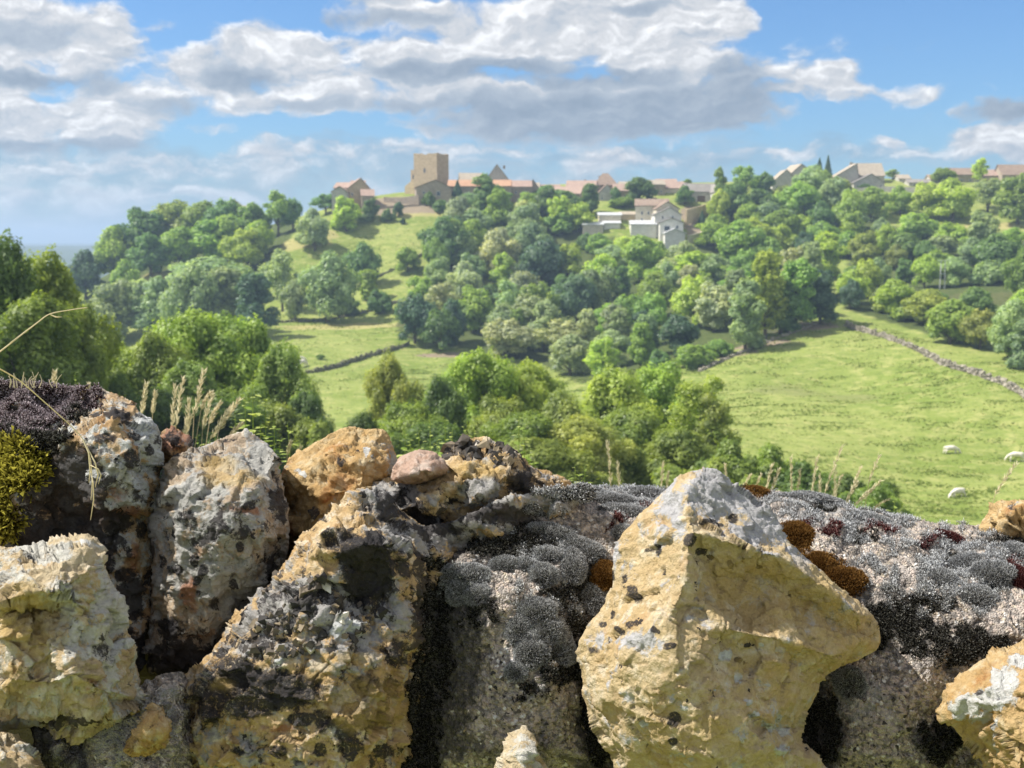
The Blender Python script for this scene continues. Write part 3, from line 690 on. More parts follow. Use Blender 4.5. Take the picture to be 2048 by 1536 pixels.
def rlobes(seed, n, rad, h, low, rl, flat=1.0, taper=0.0, core=.6, wild=.25):
    rnd = random.Random(seed); L = []
    for k in range(n):
        f = (k + .5) / n; z = low + (h - low) * f
        rr_ = rad * math.sqrt(max(.05, 1 - abs(2 * f - 0.80) ** 2 * 0.8)) * (1 - taper * f)
        a = k * 2.4 + rnd.uniform(-.5, .5); q = rr_ * rnd.uniform(.4, .8 + wild)
        s = rl * rnd.uniform(.55, 1.35)
        L.append((q * math.cos(a), q * math.sin(a), z + rnd.uniform(-.3, .3) * rl, s, s * rnd.uniform(.8, 1.15), s * flat * rnd.uniform(.7, 1.05)))
    for k in range(3): L.append((rnd.uniform(-.35, .35) * rad, rnd.uniform(-.35, .35) * rad, h + rnd.uniform(-.4, .5) * rl, rl * .7, rl * .7, rl * .8))
    L.append((0, 0, (low + h) / 2, rad * core, rad * core, (h - low) * .40))
    return L
for k in range(4): proto('round%d' % k, rlobes(k + 1, 16, 4.6, 10.5, 2.6, 2.1), 11000, 0.34, 11 + k, 10, .34)
for k in range(3): proto('tall%d' % k, rlobes(k + 21, 18, 3.3, 15, 2.5, 1.8), 11000, 0.33, 31 + k, 14, .32)
for k in range(3): proto('bush%d' % k, rlobes(k + 41, 12, 3.0, 4.2, 0.9, 1.35), 8000, 0.24, 51 + k, 3.5, .14)
for k in range(2): proto('airy%d' % k, rlobes(k + 61, 14, 4.2, 11, 4.5, 1.6), 3800, 0.34, 71 + k, 10.5, .26, shell=.3, hole=.22)
proto('fir0', [(0, 0, 1.6 + i * 1.0, 2.5 * (1 - i / 12.5), 2.5 * (1 - i / 12.5), .75) for i in range(12)], 9000, 0.26, 81, 13, .25, lump=.5, up=-.1)
proto('cypress0', [(0, 0, .8 + i * .9, 1.0 + .25 * math.sin(i), 1.0, .9) for i in range(8)], 6000, 0.2, 82, 8, .16)
# trees near the viewer: finer leaves, more of them
for k in range(3): proto('near%d' % k, rlobes(k + 91, 40, 3.6, 9.0, 1.0, 1.1, core=.5, wild=.4), 52000, 0.115, 101 + k, 9, .2, lump=.42, hole=.08)
proto('nearairy0', rlobes(95, 26, 2.2, 9.5, 2.5, .75), 9000, 0.115, 105, 9.3, .1, shell=.3, hole=.12, lump=.5)
proto('nearbush0', rlobes(96, 26, 2.6, 3.4, .5, .75, core=.5, wild=.45), 30000, 0.10, 106, 3, .1, lump=.45, hole=.05)

PAL = dict(dg=(.145, .250, .092), mg=(.245, .375, .095), lg=(.335, .460, .100), yg=(.340, .450, .090), gg=(.280, .385, .220),
           bd=(.105, .192, .130), gr=(.360, .425, .290), ol=(.285, .345, .108), nd=(.110, .178, .052), ny=(.262, .368, .086), nm=(.210, .292, .076))
WORD = dict(dg='dark green', mg='mid green', lg='light green', yg='yellow green', gg='grey green', bd='blue green dark', gr='pale grey', ol='olive green', nd='deep green', ny='bright yellow green', nm='leafy green')
SHAPE = dict(round='round', tall='tall', bush='bushy', airy='thin-crowned', fir='pointed fir', cypress='slim conical', near='dense', nearairy='sparse twiggy', nearbush='low spreading')
NAME = dict(bush='shrub', nearbush='shrub', fir='fir_tree', cypress='conifer_tree')
CAT = dict(bush='shrub', nearbush='shrub')
TREES = []           # (object, px, py_mid, colour, shape, hint)
rt = random.Random(5)
def tree(px, base, top, wid, kind, colr, D=None, hint=None):
    if D is None:
        D = hit(px, base)
        if D is None or D > 620: return None
        p = PY(px, base, D); z0 = p.z
    else:
        p = PY(px, base, D); z0 = gz(p.x, p.y)
    sh = kind.rstrip('0123456789')
    if kind == sh:
        ks = [q for q in PROTO if q.rstrip('0123456789') == sh]; kind = rt.choice(ks)
    cm, tm, h, wd = PROTO[kind]
    zt = PY(px, top, D).z
    sz = max(0.8, (zt - z0)) / h; sx = wid * D / F / wd
    o = empty(NAME.get(sh, 'tree'), (p.x, p.y, z0), rt.uniform(0, 6.28)); o.scale = (sx, sx, sz)
    cc = PAL[colr]; j = rt.uniform(.82, 1.2)
    for nm, me_ in (('crown', cm), ('trunk', tm)):
        ch = link(bpy.data.objects.new(nm, me_), o)
        ch.color = (cc[0] * j * rt.uniform(.92, 1.08), cc[1] * j, cc[2] * j * rt.uniform(.9, 1.1), 1)
    TREES.append((o, px, (base + top) / 2, colr, sh, hint, D, wid))
    return o
EXP = [  # px, base, top, width, shape, colour
 (230,560,455,95,'round','mg'),(285,530,418,115,'round','dg'),(345,500,403,110,'round','ol'),(302,552,468,76,'round','dg'),(405,500,404,95,'round','mg'),(455,500,400,85,'round','dg'),
 (508,492,408,80,'round','mg'),(557,474,382,84,'airy','mg'),(586,462,398,50,'round','dg'),(430,530,436,120,'round','mg'),(495,545,460,100,'round','lg'),(172,600,502,90,'round','bd'),(150,575,508,55,'bush','bd'),(236,510,438,75,'round','ol'),
 (360,545,455,90,'round','mg'),(516,522,442,70,'round','lg'),(470,470,402,60,'round','ol'),(250,600,520,70,'round','mg'),
 (235,685,562,120,'round','gg'),(330,672,556,110,'round','gg'),(392,690,530,130,'round','gg'),(452,676,538,115,'tall','gg'),(512,680,548,90,'tall','bd'),(565,625,500,90,'airy','gg'),(280,640,560,80,'bush','gg'),(420,600,515,160,'round','gg'),
 (630,502,418,72,'round','gg'),(693,464,394,64,'round','lg'),(742,442,398,38,'round','dg'),(775,444,418,30,'bush','dg'),(797,434,404,22,'round','bd'),(652,430,388,60,'airy','dg'),(806,450,436,12,'bush','bd'),(728,446,428,40,'bush','gg'),
 (655,648,506,112,'round','gg'),(722,575,486,74,'round','dg'),(556,598,520,76,'airy','gg'),(590,642,560,60,'round','gg'),
 (760,628,580,62,'bush','dg'),(690,632,592,60,'bush','dg'),(738,600,540,34,'cypress','lg'),(640,720,708,20,'bush','mg'),
 (765,385,342,50,'round','dg'),(738,375,336,55,'airy','mg'),(915,403,362,26,'fir','bd'),(857,412,383,30,'bush','dg'),(880,425,400,34,'bush','dg'),(995,424,374,74,'round','dg'),(940,420,386,50,'bush','gg'),(1060,428,385,64,'round','mg'),
 (1092,396,372,40,'round','bd'),(1180,432,368,46,'tall','dg'),(1230,405,374,24,'round','dg'),(1280,406,355,64,'round','dg'),(1245,415,395,60,'bush','mg'),(1369,410,372,44,'round','dg'),(1375,378,358,22,'round','mg'),(1404,452,422,20,'fir','bd'),(1438,420,336,26,'tall','mg'),
 (1490,402,332,60,'airy','mg'),(1530,398,345,50,'round','dg'),(1565,402,372,50,'bush','ol'),(1655,366,313,20,'fir','bd'),(1638,366,318,22,'fir','bd'),(1645,382,340,44,'round','mg'),(1680,385,358,60,'bush','ol'),
 (1785,360,338,40,'airy','gg'),(1728,380,368,26,'bush','dg'),(1960,372,316,46,'airy','lg'),(1885,368,336,55,'round','mg'),(1760,400,378,14,'cypress','mg'),(1744,425,394,18,'airy','ol'),
 (1800,432,372,60,'round','mg'),(1850,440,366,80,'round','lg'),(1905,444,358,100,'round','lg'),(1975,425,358,80,'airy','gg'),(2035,450,350,90,'round','mg'),
 (1650,560,466,76,'tall','yg'),(1590,660,520,90,'tall','mg'),(1640,650,540,80,'tall','bd'),(1530,680,505,90,'tall','lg'),(1490,705,560,80,'tall','gg'),(1560,670,560,80,'tall','dg'),(1470,640,540,70,'tall','gg'),
 (1110,620,578,36,'round','yg'),(1060,690,590,120,'airy','gr'),(1130,720,640,110,'airy','gr'),(1010,720,640,120,'round','gr'),(1205,760,676,76,'round','lg'),(1290,720,630,60,'tall','gg'),(1230,700,610,60,'tall','gr'),
 (830,690,590,100,'round','bd'),(880,705,620,90,'round','dg'),(905,690,600,60,'bush','bd'),(1400,590,505,140,'round','yg'),(1340,580,520,90,'round','lg'),(1385,736,690,90,'bush','mg'),(1320,745,700,60,'bush','dg'),(1440,715,680,60,'bush','mg'),
 (1195,512,468,60,'bush','mg'),(1255,520,474,74,'bush','lg'),(1315,532,484,74,'bush','mg'),(1375,535,488,62,'bush','dg'),(1225,545,490,70,'round','gg'),(1345,556,500,84,'round','mg'),(1290,558,498,70,'round','lg'),(1170,500,466,44,'bush','dg'),
 (870,560,478,60,'round','mg'),(815,545,495,50,'round','mg'),(905,540,440,60,'tall','mg'),(940,520,440,70,'round','lg'),(960,470,420,70,'round','mg'),(1050,500,408,90,'round','gg'),
 (1430,500,430,90,'round','lg'),(1500,520,440,120,'round','lg'),(1600,440,365,100,'round','mg'),(1440,450,380,50,'round','yg'),(1560,480,420,70,'round','mg'),(1700,470,380,70,'round','mg'),
 (1790,640,560,80,'round','lg'),(1850,650,580,90,'round','ol'),(1730,600,520,70,'round','lg'),(1700,620,560,50,'round','bd'),(1990,560,470,120,'round','dg'),(2040,600,500,80,'round','mg'),(2020,720,600,80,'round','gg'),(1960,700,620,80,'round','ol'),(1900,690,600,90,'round','mg'),(1770,520,450,50,'round','lg'),(2050,740,640,70,'tall','gg'),
]
for a in EXP: tree(*a)
def fill(poly, step, hgt, cols, kinds, seed, jit=.35, skip=()):
    rnd = random.Random(seed)
    ymin = min(p[1] for p in poly); ymax = max(p[1] for p in poly); xmin = min(p[0] for p in poly); xmax = max(p[0] for p in poly)
    y = ymin; row = 0
    while y < ymax:
        x = xmin + (row % 2) * step * .5
        while x < xmax:
            px = x + rnd.uniform(-jit, jit) * step; py = y + rnd.uniform(-jit, jit) * step * .6
            if inpoly(np.array([px]), np.array([py]), poly)[0] and not any(abs(px - s[0]) < s[2] and abs(py - s[1]) < s[3] for s in skip):
                hh = hgt * rnd.uniform(.75, 1.25); k = rnd.choice(kinds)
                w_ = hh * {'tall': .62, 'bush': 1.2, 'round': .95, 'airy': .9}[k]
                if k == 'bush': hh *= .7
                tree(px, py, py - hh, w_, k, rnd.choice(cols))
            x += step
        y += step * .62; row += 1
G1 = ['dg', 'mg', 'mg', 'ol', 'lg', 'gg', 'gg', 'bd']
fill([(190, 580), (250, 490), (420, 455), (530, 462), (520, 535), (300, 540)], 62, 82, G1, ['round', 'round', 'tall'], 1, skip=[(302, 530, 45, 40)])
fill([(840, 590), (900, 480), (960, 440), (1150, 435), (1190, 480), (1400, 505), (1480, 500), (1650, 500), (1650, 630), (1450, 705), (1330, 740), (1160, 765), (1080, 735), (940, 705), (830, 660)], 62, 84, ['gg', 'gg', 'mg', 'mg', 'dg', 'lg', 'bd', 'gr', 'lg'], ['round', 'round', 'tall', 'airy', 'round'], 2, skip=[(1285, 500, 135, 58)])
fill([(1690, 620), (1690, 460), (1740, 440), (1800, 470), (1900, 470), (2080, 490), (2080, 740), (1950, 705), (1800, 655)], 56, 64, ['mg', 'lg', 'lg', 'ol', 'gg', 'dg', 'mg', 'yg'], ['round', 'bush', 'round', 'bush'], 3, skip=[(1980, 600, 95, 22), (1970, 458, 80, 22)])
fill([(1450, 480), (1450, 420), (1500, 400), (1720, 400), (1720, 480)], 52, 66, ['mg', 'lg', 'dg', 'lg', 'gg'], ['round', 'round', 'bush'], 4)
fill([(1020, 440), (1080, 405), (1180, 412), (1180, 470), (1050, 470)], 46, 54, ['mg', 'dg', 'lg'], ['round', 'bush'], 6)
fill([(2090, 520), (2090, 470), (2400, 480), (2400, 720), (2090, 700)], 90, 80, G1, ['round'], 7)
fill([(-250, 640), (-250, 600), (150, 600), (150, 650)], 80, 90, ['bd', 'dg', 'gg'], ['round'], 8)
# belt of trees on the near slope, behind the wall
NEARS = [(15,900,486,250,'near','nd',66),(110,920,515,230,'near','ny',72),(70,900,600,260,'near','nm',62),(170,950,620,130,'near','nm',68),(235,950,690,150,'near','ny',84),
 (310,950,672,190,'near','nm',82),(395,950,632,190,'near','ny',88),(495,960,640,190,'near','ny',92),(330,980,780,220,'near','nd',76),(560,980,700,160,'near','nm',86),(610,990,790,130,'near','nd',80),(450,990,800,220,'near','nd',74),
 (785,980,715,135,'near','ol',96),(880,980,760,150,'near','nd',88),(960,980,708,170,'near','ny',98),(1070,980,732,150,'near','ny',100),(1010,1000,800,190,'near','nm',84),(1130,1000,790,190,'near','ol',88),
 (1220,1000,745,170,'near','ny',100),(1310,1000,735,170,'near','ny',104),(1395,1000,755,120,'nearairy','ny',96),(1425,1000,790,90,'nearairy','ol',94),(1250,1010,820,220,'near','nm',84),(1360,1010,860,200,'near','nm',80),(720,1000,830,150,'near','nd',80),(860,1000,850,200,'near','nd',74),(1090,1010,880,240,'near','nm',72),
 (1470,1060,890,190,'nearbush','nm',72),(1545,1070,900,200,'nearbush','nm',74),(1620,1080,930,170,'nearbush','nd',70),(1690,1085,950,170,'nearbush','nd',66),(1735,1090,965,130,'nearbush','nm',62),(1420,1060,925,200,'nearbush','nm',66),(660,1010,850,150,'nearbush','nm',76),
 (1040,1000,830,220,'near','nm',78),(820,1000,810,190,'near','nm',80),(1170,1010,840,200,'near','ol',78),(560,1000,810,200,'near','nm',78),(690,1010,870,140,'nearbush','nd',74),(790,1010,880,170,'nearbush','nm',70),(930,1020,900,200,'nearbush','nd',68),(380,1000,730,200,'near','nm',80),(240,1000,760,200,'near','nd',72)]
for a in NEARS: tree(a[0], a[1], a[2], a[3] * (1.45 if a[5] == 'ny' and a[0] > 200 else 1.2), a[4], a[5], D=a[6], hint='near')
# ------------------------------------------------------------------ stones of the wall
def stone_mat(name, c1, c2, c3, grey=0.0, greyc=(.33, .33, .31), dots=0.0, rust=0.0, dark=0.0, bump=1.0):
    m_, t = material(name)
    pos = t.n('ShaderNodeTexCoord').outputs['Object']
    n1 = t.noise(pos, 14, 6, 0.6, 0.4); n2 = t.noise(pos, 60, 6, 0.62); n3 = t.noise(pos, 300, 4, 0.6)
    c = t.mix(t.ss(n1, 0.36, 0.64), c1, c2)
    c = t.mix(t.ss(n2, 0.47, 0.68), c, c3)
    if rust: c = t.mix(t.m('MULTIPLY', t.ss(t.noise(pos, 22, 6, .65), .55, .68), rust), c, (.36, .15, .05))
    # dark weathering, with painted shade on some stones, and patchy grey crust lichen
    gm = t.m('ADD', t.attr('m_grey'), t.m('MULTIPLY_ADD', t.noise(pos, 30, 9, .70, .3), 3.2, -1.6 + grey - .10))
    gcol = t.mix(n2, tuple(x * .55 for x in greyc), tuple(min(.8, x * 1.45) for x in greyc))
    c = t.mix(t.ss(gm, .28, .52), c, gcol)
    c = t.mix(t.m('MULTIPLY', t.ss(t.m('ADD', t.attr('m_rust'), t.m('MULTIPLY_ADD', n2, 1.4, -.7)), .35, .7), .8), c, (.30, .12, .05))
    dm = t.m('ADD', t.attr('m_dark'), t.m('MULTIPLY_ADD', t.noise(pos, 42, 9, .72, .3), 3.0, -1.5 + dark - .10))
    c = t.mix(t.m('MULTIPLY', t.ss(dm, .25, .5), .93), c, t.mix(n2, (.018, .017, .020), (.075, .068, .066)))
    wm = t.m('ADD', t.attr('m_white'), t.m('MULTIPLY_ADD', t.noise(pos, 90, 6, .7), 1.6, -.8))
    c = t.mix(t.m('MULTIPLY', t.ss(wm, .35, .55), .9), c, t.mix(n2, (.40, .42, .42), (.66, .67, .66)))
    # black crust lichen: placed spots and free dots
    bm = t.m('ADD', t.attr('m_black'), t.m('MULTIPLY_ADD', t.noise(pos, 130, 5, .6), 1.1, -.55))
    blk = t.m('MULTIPLY', t.ss(bm, .26, .56), t.ss(n3, .22, .50))
    if dots:
        wp = t.vm('ADD', pos, t.vm('SCALE', t.noise(pos, 150, 3, .6, col=True), scale=.022))
        for sc, rr_ in ((55, .30), (110, .26)):
            d = t.vor(wp, sc, 'Distance'); cc = t.sep(t.vor(wp, sc, 'Color'))
            lim = t.m('MULTIPLY', cc[0], rr_)
            on = t.m('MULTIPLY', t.ss(t.m('SUBTRACT', lim, d), -.02, .03), t.m('LESS_THAN', cc[1], dots * .55))
            blk = t.m('MAXIMUM', blk, on)
    c = t.mix(t.m('MULTIPLY', blk, .95), c, t.mix(n3, (.012, .012, .014), (.060, .056, .058)))
    c = t.mix(t.m('MULTIPLY', t.ss(t.attr('m_ochre'), .3, .7), .55), c, (.47, .335, .125))
    c = t.mix(1.0, c, t.mix(n3, (.72, .70, .68), (1.22, 1.22, 1.22)), 'MULTIPLY')
    h = t.m('ADD', t.m('MULTIPLY', t.noise(pos, 130, 8, .68), 1.0), t.m('MULTIPLY', n3, .35))
    h = t.m('ADD', h, t.m('MULTIPLY', t.m('MAXIMUM', blk, t.ss(wm, .35, .55)), .10))
    nb = t.bump(h, 1.0 * bump, .0065)
    finish(t, c, .92, nb, .15)
    return m_
OCH = dict(c1=(.50, .355, .165), c2=(.42, .27, .115), c3=(.60, .49, .30))
M_ST = dict(
    yellow=stone_mat('yellow_limestone', (.53, .425, .26), (.47, .35, .185), (.61, .53, .39), grey=.18, greyc=(.42, .415, .42), dots=.20, rust=.25, dark=-.12, bump=1.0),
    ochre=stone_mat('ochre_limestone', (.50, .36, .18), (.43, .275, .115), (.56, .46, .29), grey=.02, dots=.10, rust=.5, dark=-.15),
    lichen=stone_mat('lichen_limestone', (.44, .33, .20), (.38, .25, .13), (.62, .56, .45), grey=.44, greyc=(.44, .45, .43), dots=.35, rust=.4, dark=.26),
    grey=stone_mat('grey_limestone', (.42, .33, .23), (.34, .27, .20), (.58, .52, .42), grey=.44, greyc=(.38, .375, .35), dots=.30, rust=.35, dark=.16),
    spotted=stone_mat('spotted_limestone', (.52, .385, .21), (.44, .30, .145), (.68, .60, .46), grey=.30, greyc=(.34, .33, .315), dots=.25, rust=.4, dark=.20),
    pink=stone_mat('pink_limestone', (.46, .34, .27), (.42, .28, .21), (.55, .45, .38), grey=0, dots=.12, rust=.2),
    rough=stone_mat('weathered_limestone', (.50, .42, .28), (.46, .345, .19), (.66, .60, .48), grey=.34, greyc=(.50, .49, .44), dots=.12, rust=.3, dark=.05),
)
def resample(poly, step, amp, seed, closed=True):
    out_ = []; n = len(poly)
    for k in range(n):
        a = np.array(poly[k], float); b = np.array(poly[(k + 1) % n], float)
        m_ = max(1, int(np.hypot(*(b - a)) / step))
        for i in range(m_): out_.append(a + (b - a) * i / m_)
    q = np.array(out_)
    # corner rounding, then a ragged edge
    for _ in range(2): q = (np.roll(q, 1, 0) + 2 * q + np.roll(q, -1, 0)) / 4
    nrm = np.roll(q, -1, 0) - np.roll(q, 1, 0); nrm = np.stack([-nrm[:, 1], nrm[:, 0]], 1); nrm /= np.linalg.norm(nrm, axis=1)[:, None] + 1e-9
    p3 = np.concatenate([q, np.full((len(q), 1), seed * 3.7)], 1)
    j = amp * (fbm(p3 / 42.0, 3, .6) * 1.6 + 0.5 * fbm(p3 / 11.0, 2, .6))
    return q + nrm * j[:, None]
def segdist(px, py, q):
    a = q; b = np.roll(q, -1, 0); best = np.full(len(px), 1e9); bx = np.zeros(len(px)); by = np.zeros(len(px))
    for k in range(len(a)):
        ax, ay = a[k]; vx, vy = b[k] - a[k]
        tt = np.clip(((px - ax) * vx + (py - ay) * vy) / (vx * vx + vy * vy + 1e-9), 0, 1)
        cx, cy = ax + tt * vx, ay + tt * vy; d = np.hypot(px - cx, py - cy)
        m_ = d < best; best[m_] = d[m_]; bx[m_] = cx[m_]; by[m_] = cy[m_]
    return best, bx, by
def blur(a, m_, it):
    for _ in range(it):
        n_ = a * m_; num = n_.copy(); den = m_.astype(float).copy()
        for s in ((1, 0), (-1, 0), (0, 1), (0, -1)):
            num += np.roll(n_, s, (0, 1)); den += np.roll(m_.astype(float), s, (0, 1))
        a = np.where(m_, num / np.maximum(den, 1e-9), a)
    return a
def spots(px, py, items, seed, wob=.35):
    r = np.zeros(len(px))
    nz = fbm(np.stack([px / 30, py / 30, np.full(len(px), seed)], 1), 3)
    for it in items:
        cx, cy, rx, ry = it[:4]; s_ = it[4] if len(it) > 4 else 1.0
        e = np.sqrt(((px - cx) / rx) ** 2 + ((py - cy) / ry) ** 2) + nz * wob
        r = np.maximum(r, s_ * np.clip(1.35 - e * .85, 0, 1.2))
    return r
ROCKS = {}
def rock(name, outline, ctrl, d0, mat, edge_near=-25, relief=1.45, ridges=(), rim=34, thick=120, step=3.0, amp=3.0, seed=1, rough=1.0, facet=1.0, soft=2, masks=None, pebble=None, strata=1.0, parent=None, loc=True, flint=None):
    """outline and ctrl in photo pixels; ctrl = (px, py, near_mm): how far a point stands out towards the viewer"""
    q = resample(outline, 7, amp, seed)
    x0, y0 = q.min(0) - step * 2; x1, y1 = q.max(0) + step * 2
    gx = np.arange(x0, x1, step); gy = np.arange(y0, y1, step)
    GX, GY = np.meshgrid(gx, gy); fx, fy = GX.ravel(), GY.ravel()
    ins = inpoly(fx, fy, q)
    dist, bx, by = segdist(fx, fy, q)
    # relief from the control points: flat facets between them, ridges where two facets meet
    en = edge_near if callable(edge_near) else (lambda a, b: edge_near)
    qs = q[::4]
    pts = [(p[0], p[1]) for p in qs] + [(c[0], c[1]) for c in ctrl]
    val = [en(*p) for p in qs] + [c[2] * (relief if pebble is None else 1) for c in ctrl]
    nb = len(qs)
    edges = [(nb + a, nb + b) for a, b in ridges]
    vo, eo, fo, ov, _, _ = delaunay_2d_cdt([Vector(p) for p in pts], edges, [], 0, 1e-4, True)
    vals = [val[o_[0]] if o_ else val[int(np.argmin([(p[0] - v_.x) ** 2 + (p[1] - v_.y) ** 2 for p in pts]))] for v_, o_ in zip(vo, ov)]
    nearv = np.zeros(len(fx)); done = np.zeros(len(fx), bool)
    for f in fo:
        (ax, ay), (bx_, by_), (cx, cy) = vo[f[0]], vo[f[1]], vo[f[2]]
        m_ = (fx >= min(ax, bx_, cx) - 1) & (fx <= max(ax, bx_, cx) + 1) & (fy >= min(ay, by_, cy) - 1) & (fy <= max(ay, by_, cy) + 1)
        det = (by_ - cy) * (ax - cx) + (cx - bx_) * (ay - cy)
        if abs(det) < 1e-9: continue
        k = np.nonzero(m_)[0]
        l1 = ((by_ - cy) * (fx[k] - cx) + (cx - bx_) * (fy[k] - cy)) / det
        l2 = ((cy - ay) * (fx[k] - cx) + (ax - cx) * (fy[k] - cy)) / det
        l3 = 1 - l1 - l2; ok = (l1 > -1e-6) & (l2 > -1e-6) & (l3 > -1e-6)
        nearv[k[ok]] = l1[ok] * vals[f[0]] + l2[ok] * vals[f[1]] + l3[ok] * vals[f[2]]; done[k[ok]] = True
    nearv[~done] = np.array([en(a, b) for a, b in zip(fx[~done], fy[~done])]) if (~done).any() else 0
    nearv = blur(nearv.reshape(GX.shape), np.ones(GX.shape, bool), soft).ravel()
    tt = np.clip(dist / rim, 0, 1); tt[~ins] = 0
    rnd_ = rim * d0 / F * 1000 * .55 * (1 - np.sqrt(np.clip(1 - (1 - tt) ** 2, 0, 1)))
    mid = d0 + .020 + thick * .25 / 1000 
    depth = d0 - (nearv - rnd_) / 1000
    # cells
    I = ins.reshape(GX.shape); ny_, nx_ = GX.shape
    cell = (I[:-1, :-1].astype(int) + I[1:, :-1] + I[:-1, 1:] + I[1:, 1:]) >= 2
    cy_, cx_ = np.nonzero(cell); b0 = cy_ * nx_ + cx_
    quads = np.stack([b0, b0 + nx_, b0 + nx_ + 1, b0 + 1], 1)
    use = np.unique(quads); remap = np.full(len(fx), -1); remap[use] = np.arange(len(use)); quads = remap[quads]
    ux, uy, dep, ti, inn = fx[use].copy(), fy[use].copy(), depth[use].copy(), tt[use], ins[use]
    # border vertices (on a quad edge used once) sit on the outline
    ed = np.sort(np.concatenate([quads[:, [0, 1]], quads[:, [1, 2]], quads[:, [2, 3]], quads[:, [3, 0]]]), axis=1)
    key = ed[:, 0] * len(use) + ed[:, 1]; uq, cnt_ = np.unique(key, return_counts=True)
    be = uq[cnt_ == 1]; border = np.zeros(len(use), bool); border[be // len(use)] = True; border[be % len(use)] = True
    ux[border] = bx[use][border]; uy[border] = by[use][border]
    def pos3(ax, ay, dd):
        a = (ax - 1024) / F; b = (ay - 768) / F
        return np.stack([a * dd, (CT - b * ST) * dd, (-ST - b * CT) * dd], 1)
    # smooth the depth of the border with its neighbours
    V = pos3(ux, uy, dep)
    def vnorm(V_, Q):
        fn = np.cross(V_[Q[:, 2]] - V_[Q[:, 0]], V_[Q[:, 3]] - V_[Q[:, 1]])
        nn_ = np.zeros_like(V_)
        for k in range(4): np.add.at(nn_, Q[:, k], fn)
        return nn_ / (np.linalg.norm(nn_, axis=1)[:, None] + 1e-12)
    N = vnorm(V, quads)
    if (N * V).sum(1).mean() > 0: quads = quads[:, ::-1]; N = -N
    pm = V * 1000 + seed * 131.7
    k_ = masks or {}
    M = {nm: spots(ux, uy, k_.get(nm, ()), seed + i * 5.1) for i, nm in enumerate(('m_grey', 'm_dark', 'm_black', 'm_white', 'm_rust', 'm_ochre'))}
    wf = fbm(pm / 60, 3)[:, None] * 9 * np.array([1, .7, -.8])
    disp = rough * (3.2 * fbm(pm / 55, 4, .55) + 1.5 * fbm((pm + wf) / 16, 4, .6, ridged=True) * .7 + 1.0 * fbm(pm / 5.5, 4, .65))
    disp += facet * (11.0 * facets((pm + wf) / 42) + 5.5 * facets((pm - wf) / 16) + 2.0 * facets(pm / 6.5))
    ck = np.abs(perlin((pm + wf * 1.6) / 46 + seed)); disp -= facet * 4.5 * sstep(ck, .035, .0) * sstep(fbm(pm / 70 + 11, 2), -.1, .25)
    st_ = (pm @ np.array([.22, .30, 1.0])) / 21 + 1.1 * fbm(pm / 60 + seed, 3); fr = st_ - np.floor(st_)
    disp += strata * 2.6 * (fr ** 1.5 - .4) * sstep(fr, 1.0, .93) * (.5 + .5 * fbm(pm / 50 + 5, 2))
    disp -= rough * 2.6 * sstep(fbm(pm / 9 + 40, 3), .30, .55)
    if flint is not None:
        fl = np.clip(spots(ux, uy, flint, seed + 33), 0, 1)
        disp += fl * (9.0 * facets(pm / 14 + 9) + 6 * (1 - voro(pm / 11 + 3)[0] * 1.6) + 3.5 * facets(pm / 6))
    if pebble is not None:
        b1, b2, cid, _v = voro(pm / pebble); c1_, c2_, cid2, _v = voro(pm / (pebble * .55) + 7)
        disp += 8.0 * fbm(pm / 46, 3, .55)
        disp += (np.sqrt(np.clip(1 - (b1 / .75) ** 2, 0, 1)) - .4) * pebble * .42 * (.4 + .6 * (_rv[cid][:, 0]))
        disp += (np.sqrt(np.clip(1 - (c1_ / .75) ** 2, 0, 1)) - .4) * pebble * .2
        M['m_peb'] = _rv[cid][:, 1]; M['m_gap'] = sstep(b1, .45, .75)
    fade = np.where(border, .35, 1.0)
    Vf = V + N * (disp * fade)[:, None] / 1000
    # back of the stone: a plain rounded hull that closes on the same outline
    ib = np.nonzero(~border)[0]; bk = np.full(len(use), -1); bk[border] = np.nonzero(border)[0]; bk[ib] = len(use) + np.arange(len(ib))
    dd = dep[ib] * 0 + d0 - np.array([en(a, b) for a, b in zip(ux[ib], uy[ib])]) / 1000 + .02
    bulge = thick / 1000 * np.sqrt(np.clip(1 - (1 - np.clip(dist[use][ib] / (rim * 2.2), 0, 1)) ** 2, 0, 1))
    Vb = pos3(ux[ib], uy[ib], np.maximum(dd, dep[ib]) + bulge)
    Vb += (fbm(Vb * 1000 / 40, 3) * .008)[:, None] * np.array([.3, 1, .3])
    VV = np.concatenate([Vf, Vb]); QQ = np.concatenate([quads, bk[quads][:, ::-1]])
    at = {nm: np.concatenate([v_, np.zeros(len(ib))]) for nm, v_ in M.items()}
    org = VV.mean(0); 
    me_ = np_mesh(name, VV - org, QQ, [mat], at, smooth=True)
    o = bpy.data.objects.new(name, me_); o.location = org; link(o)
    if parent is not None:
        o.parent = parent; o.location = Vector(org) - parent.location
    N2 = vnorm(Vf, quads); 
    if (N2 * V).sum(1).mean() > 0: N2 = -N2
    ROCKS[name + str(seed)] = dict(o=o, V=Vf, N=N2, px=ux, py=uy, org=org)
    return o, ROCKS[name + str(seed)]

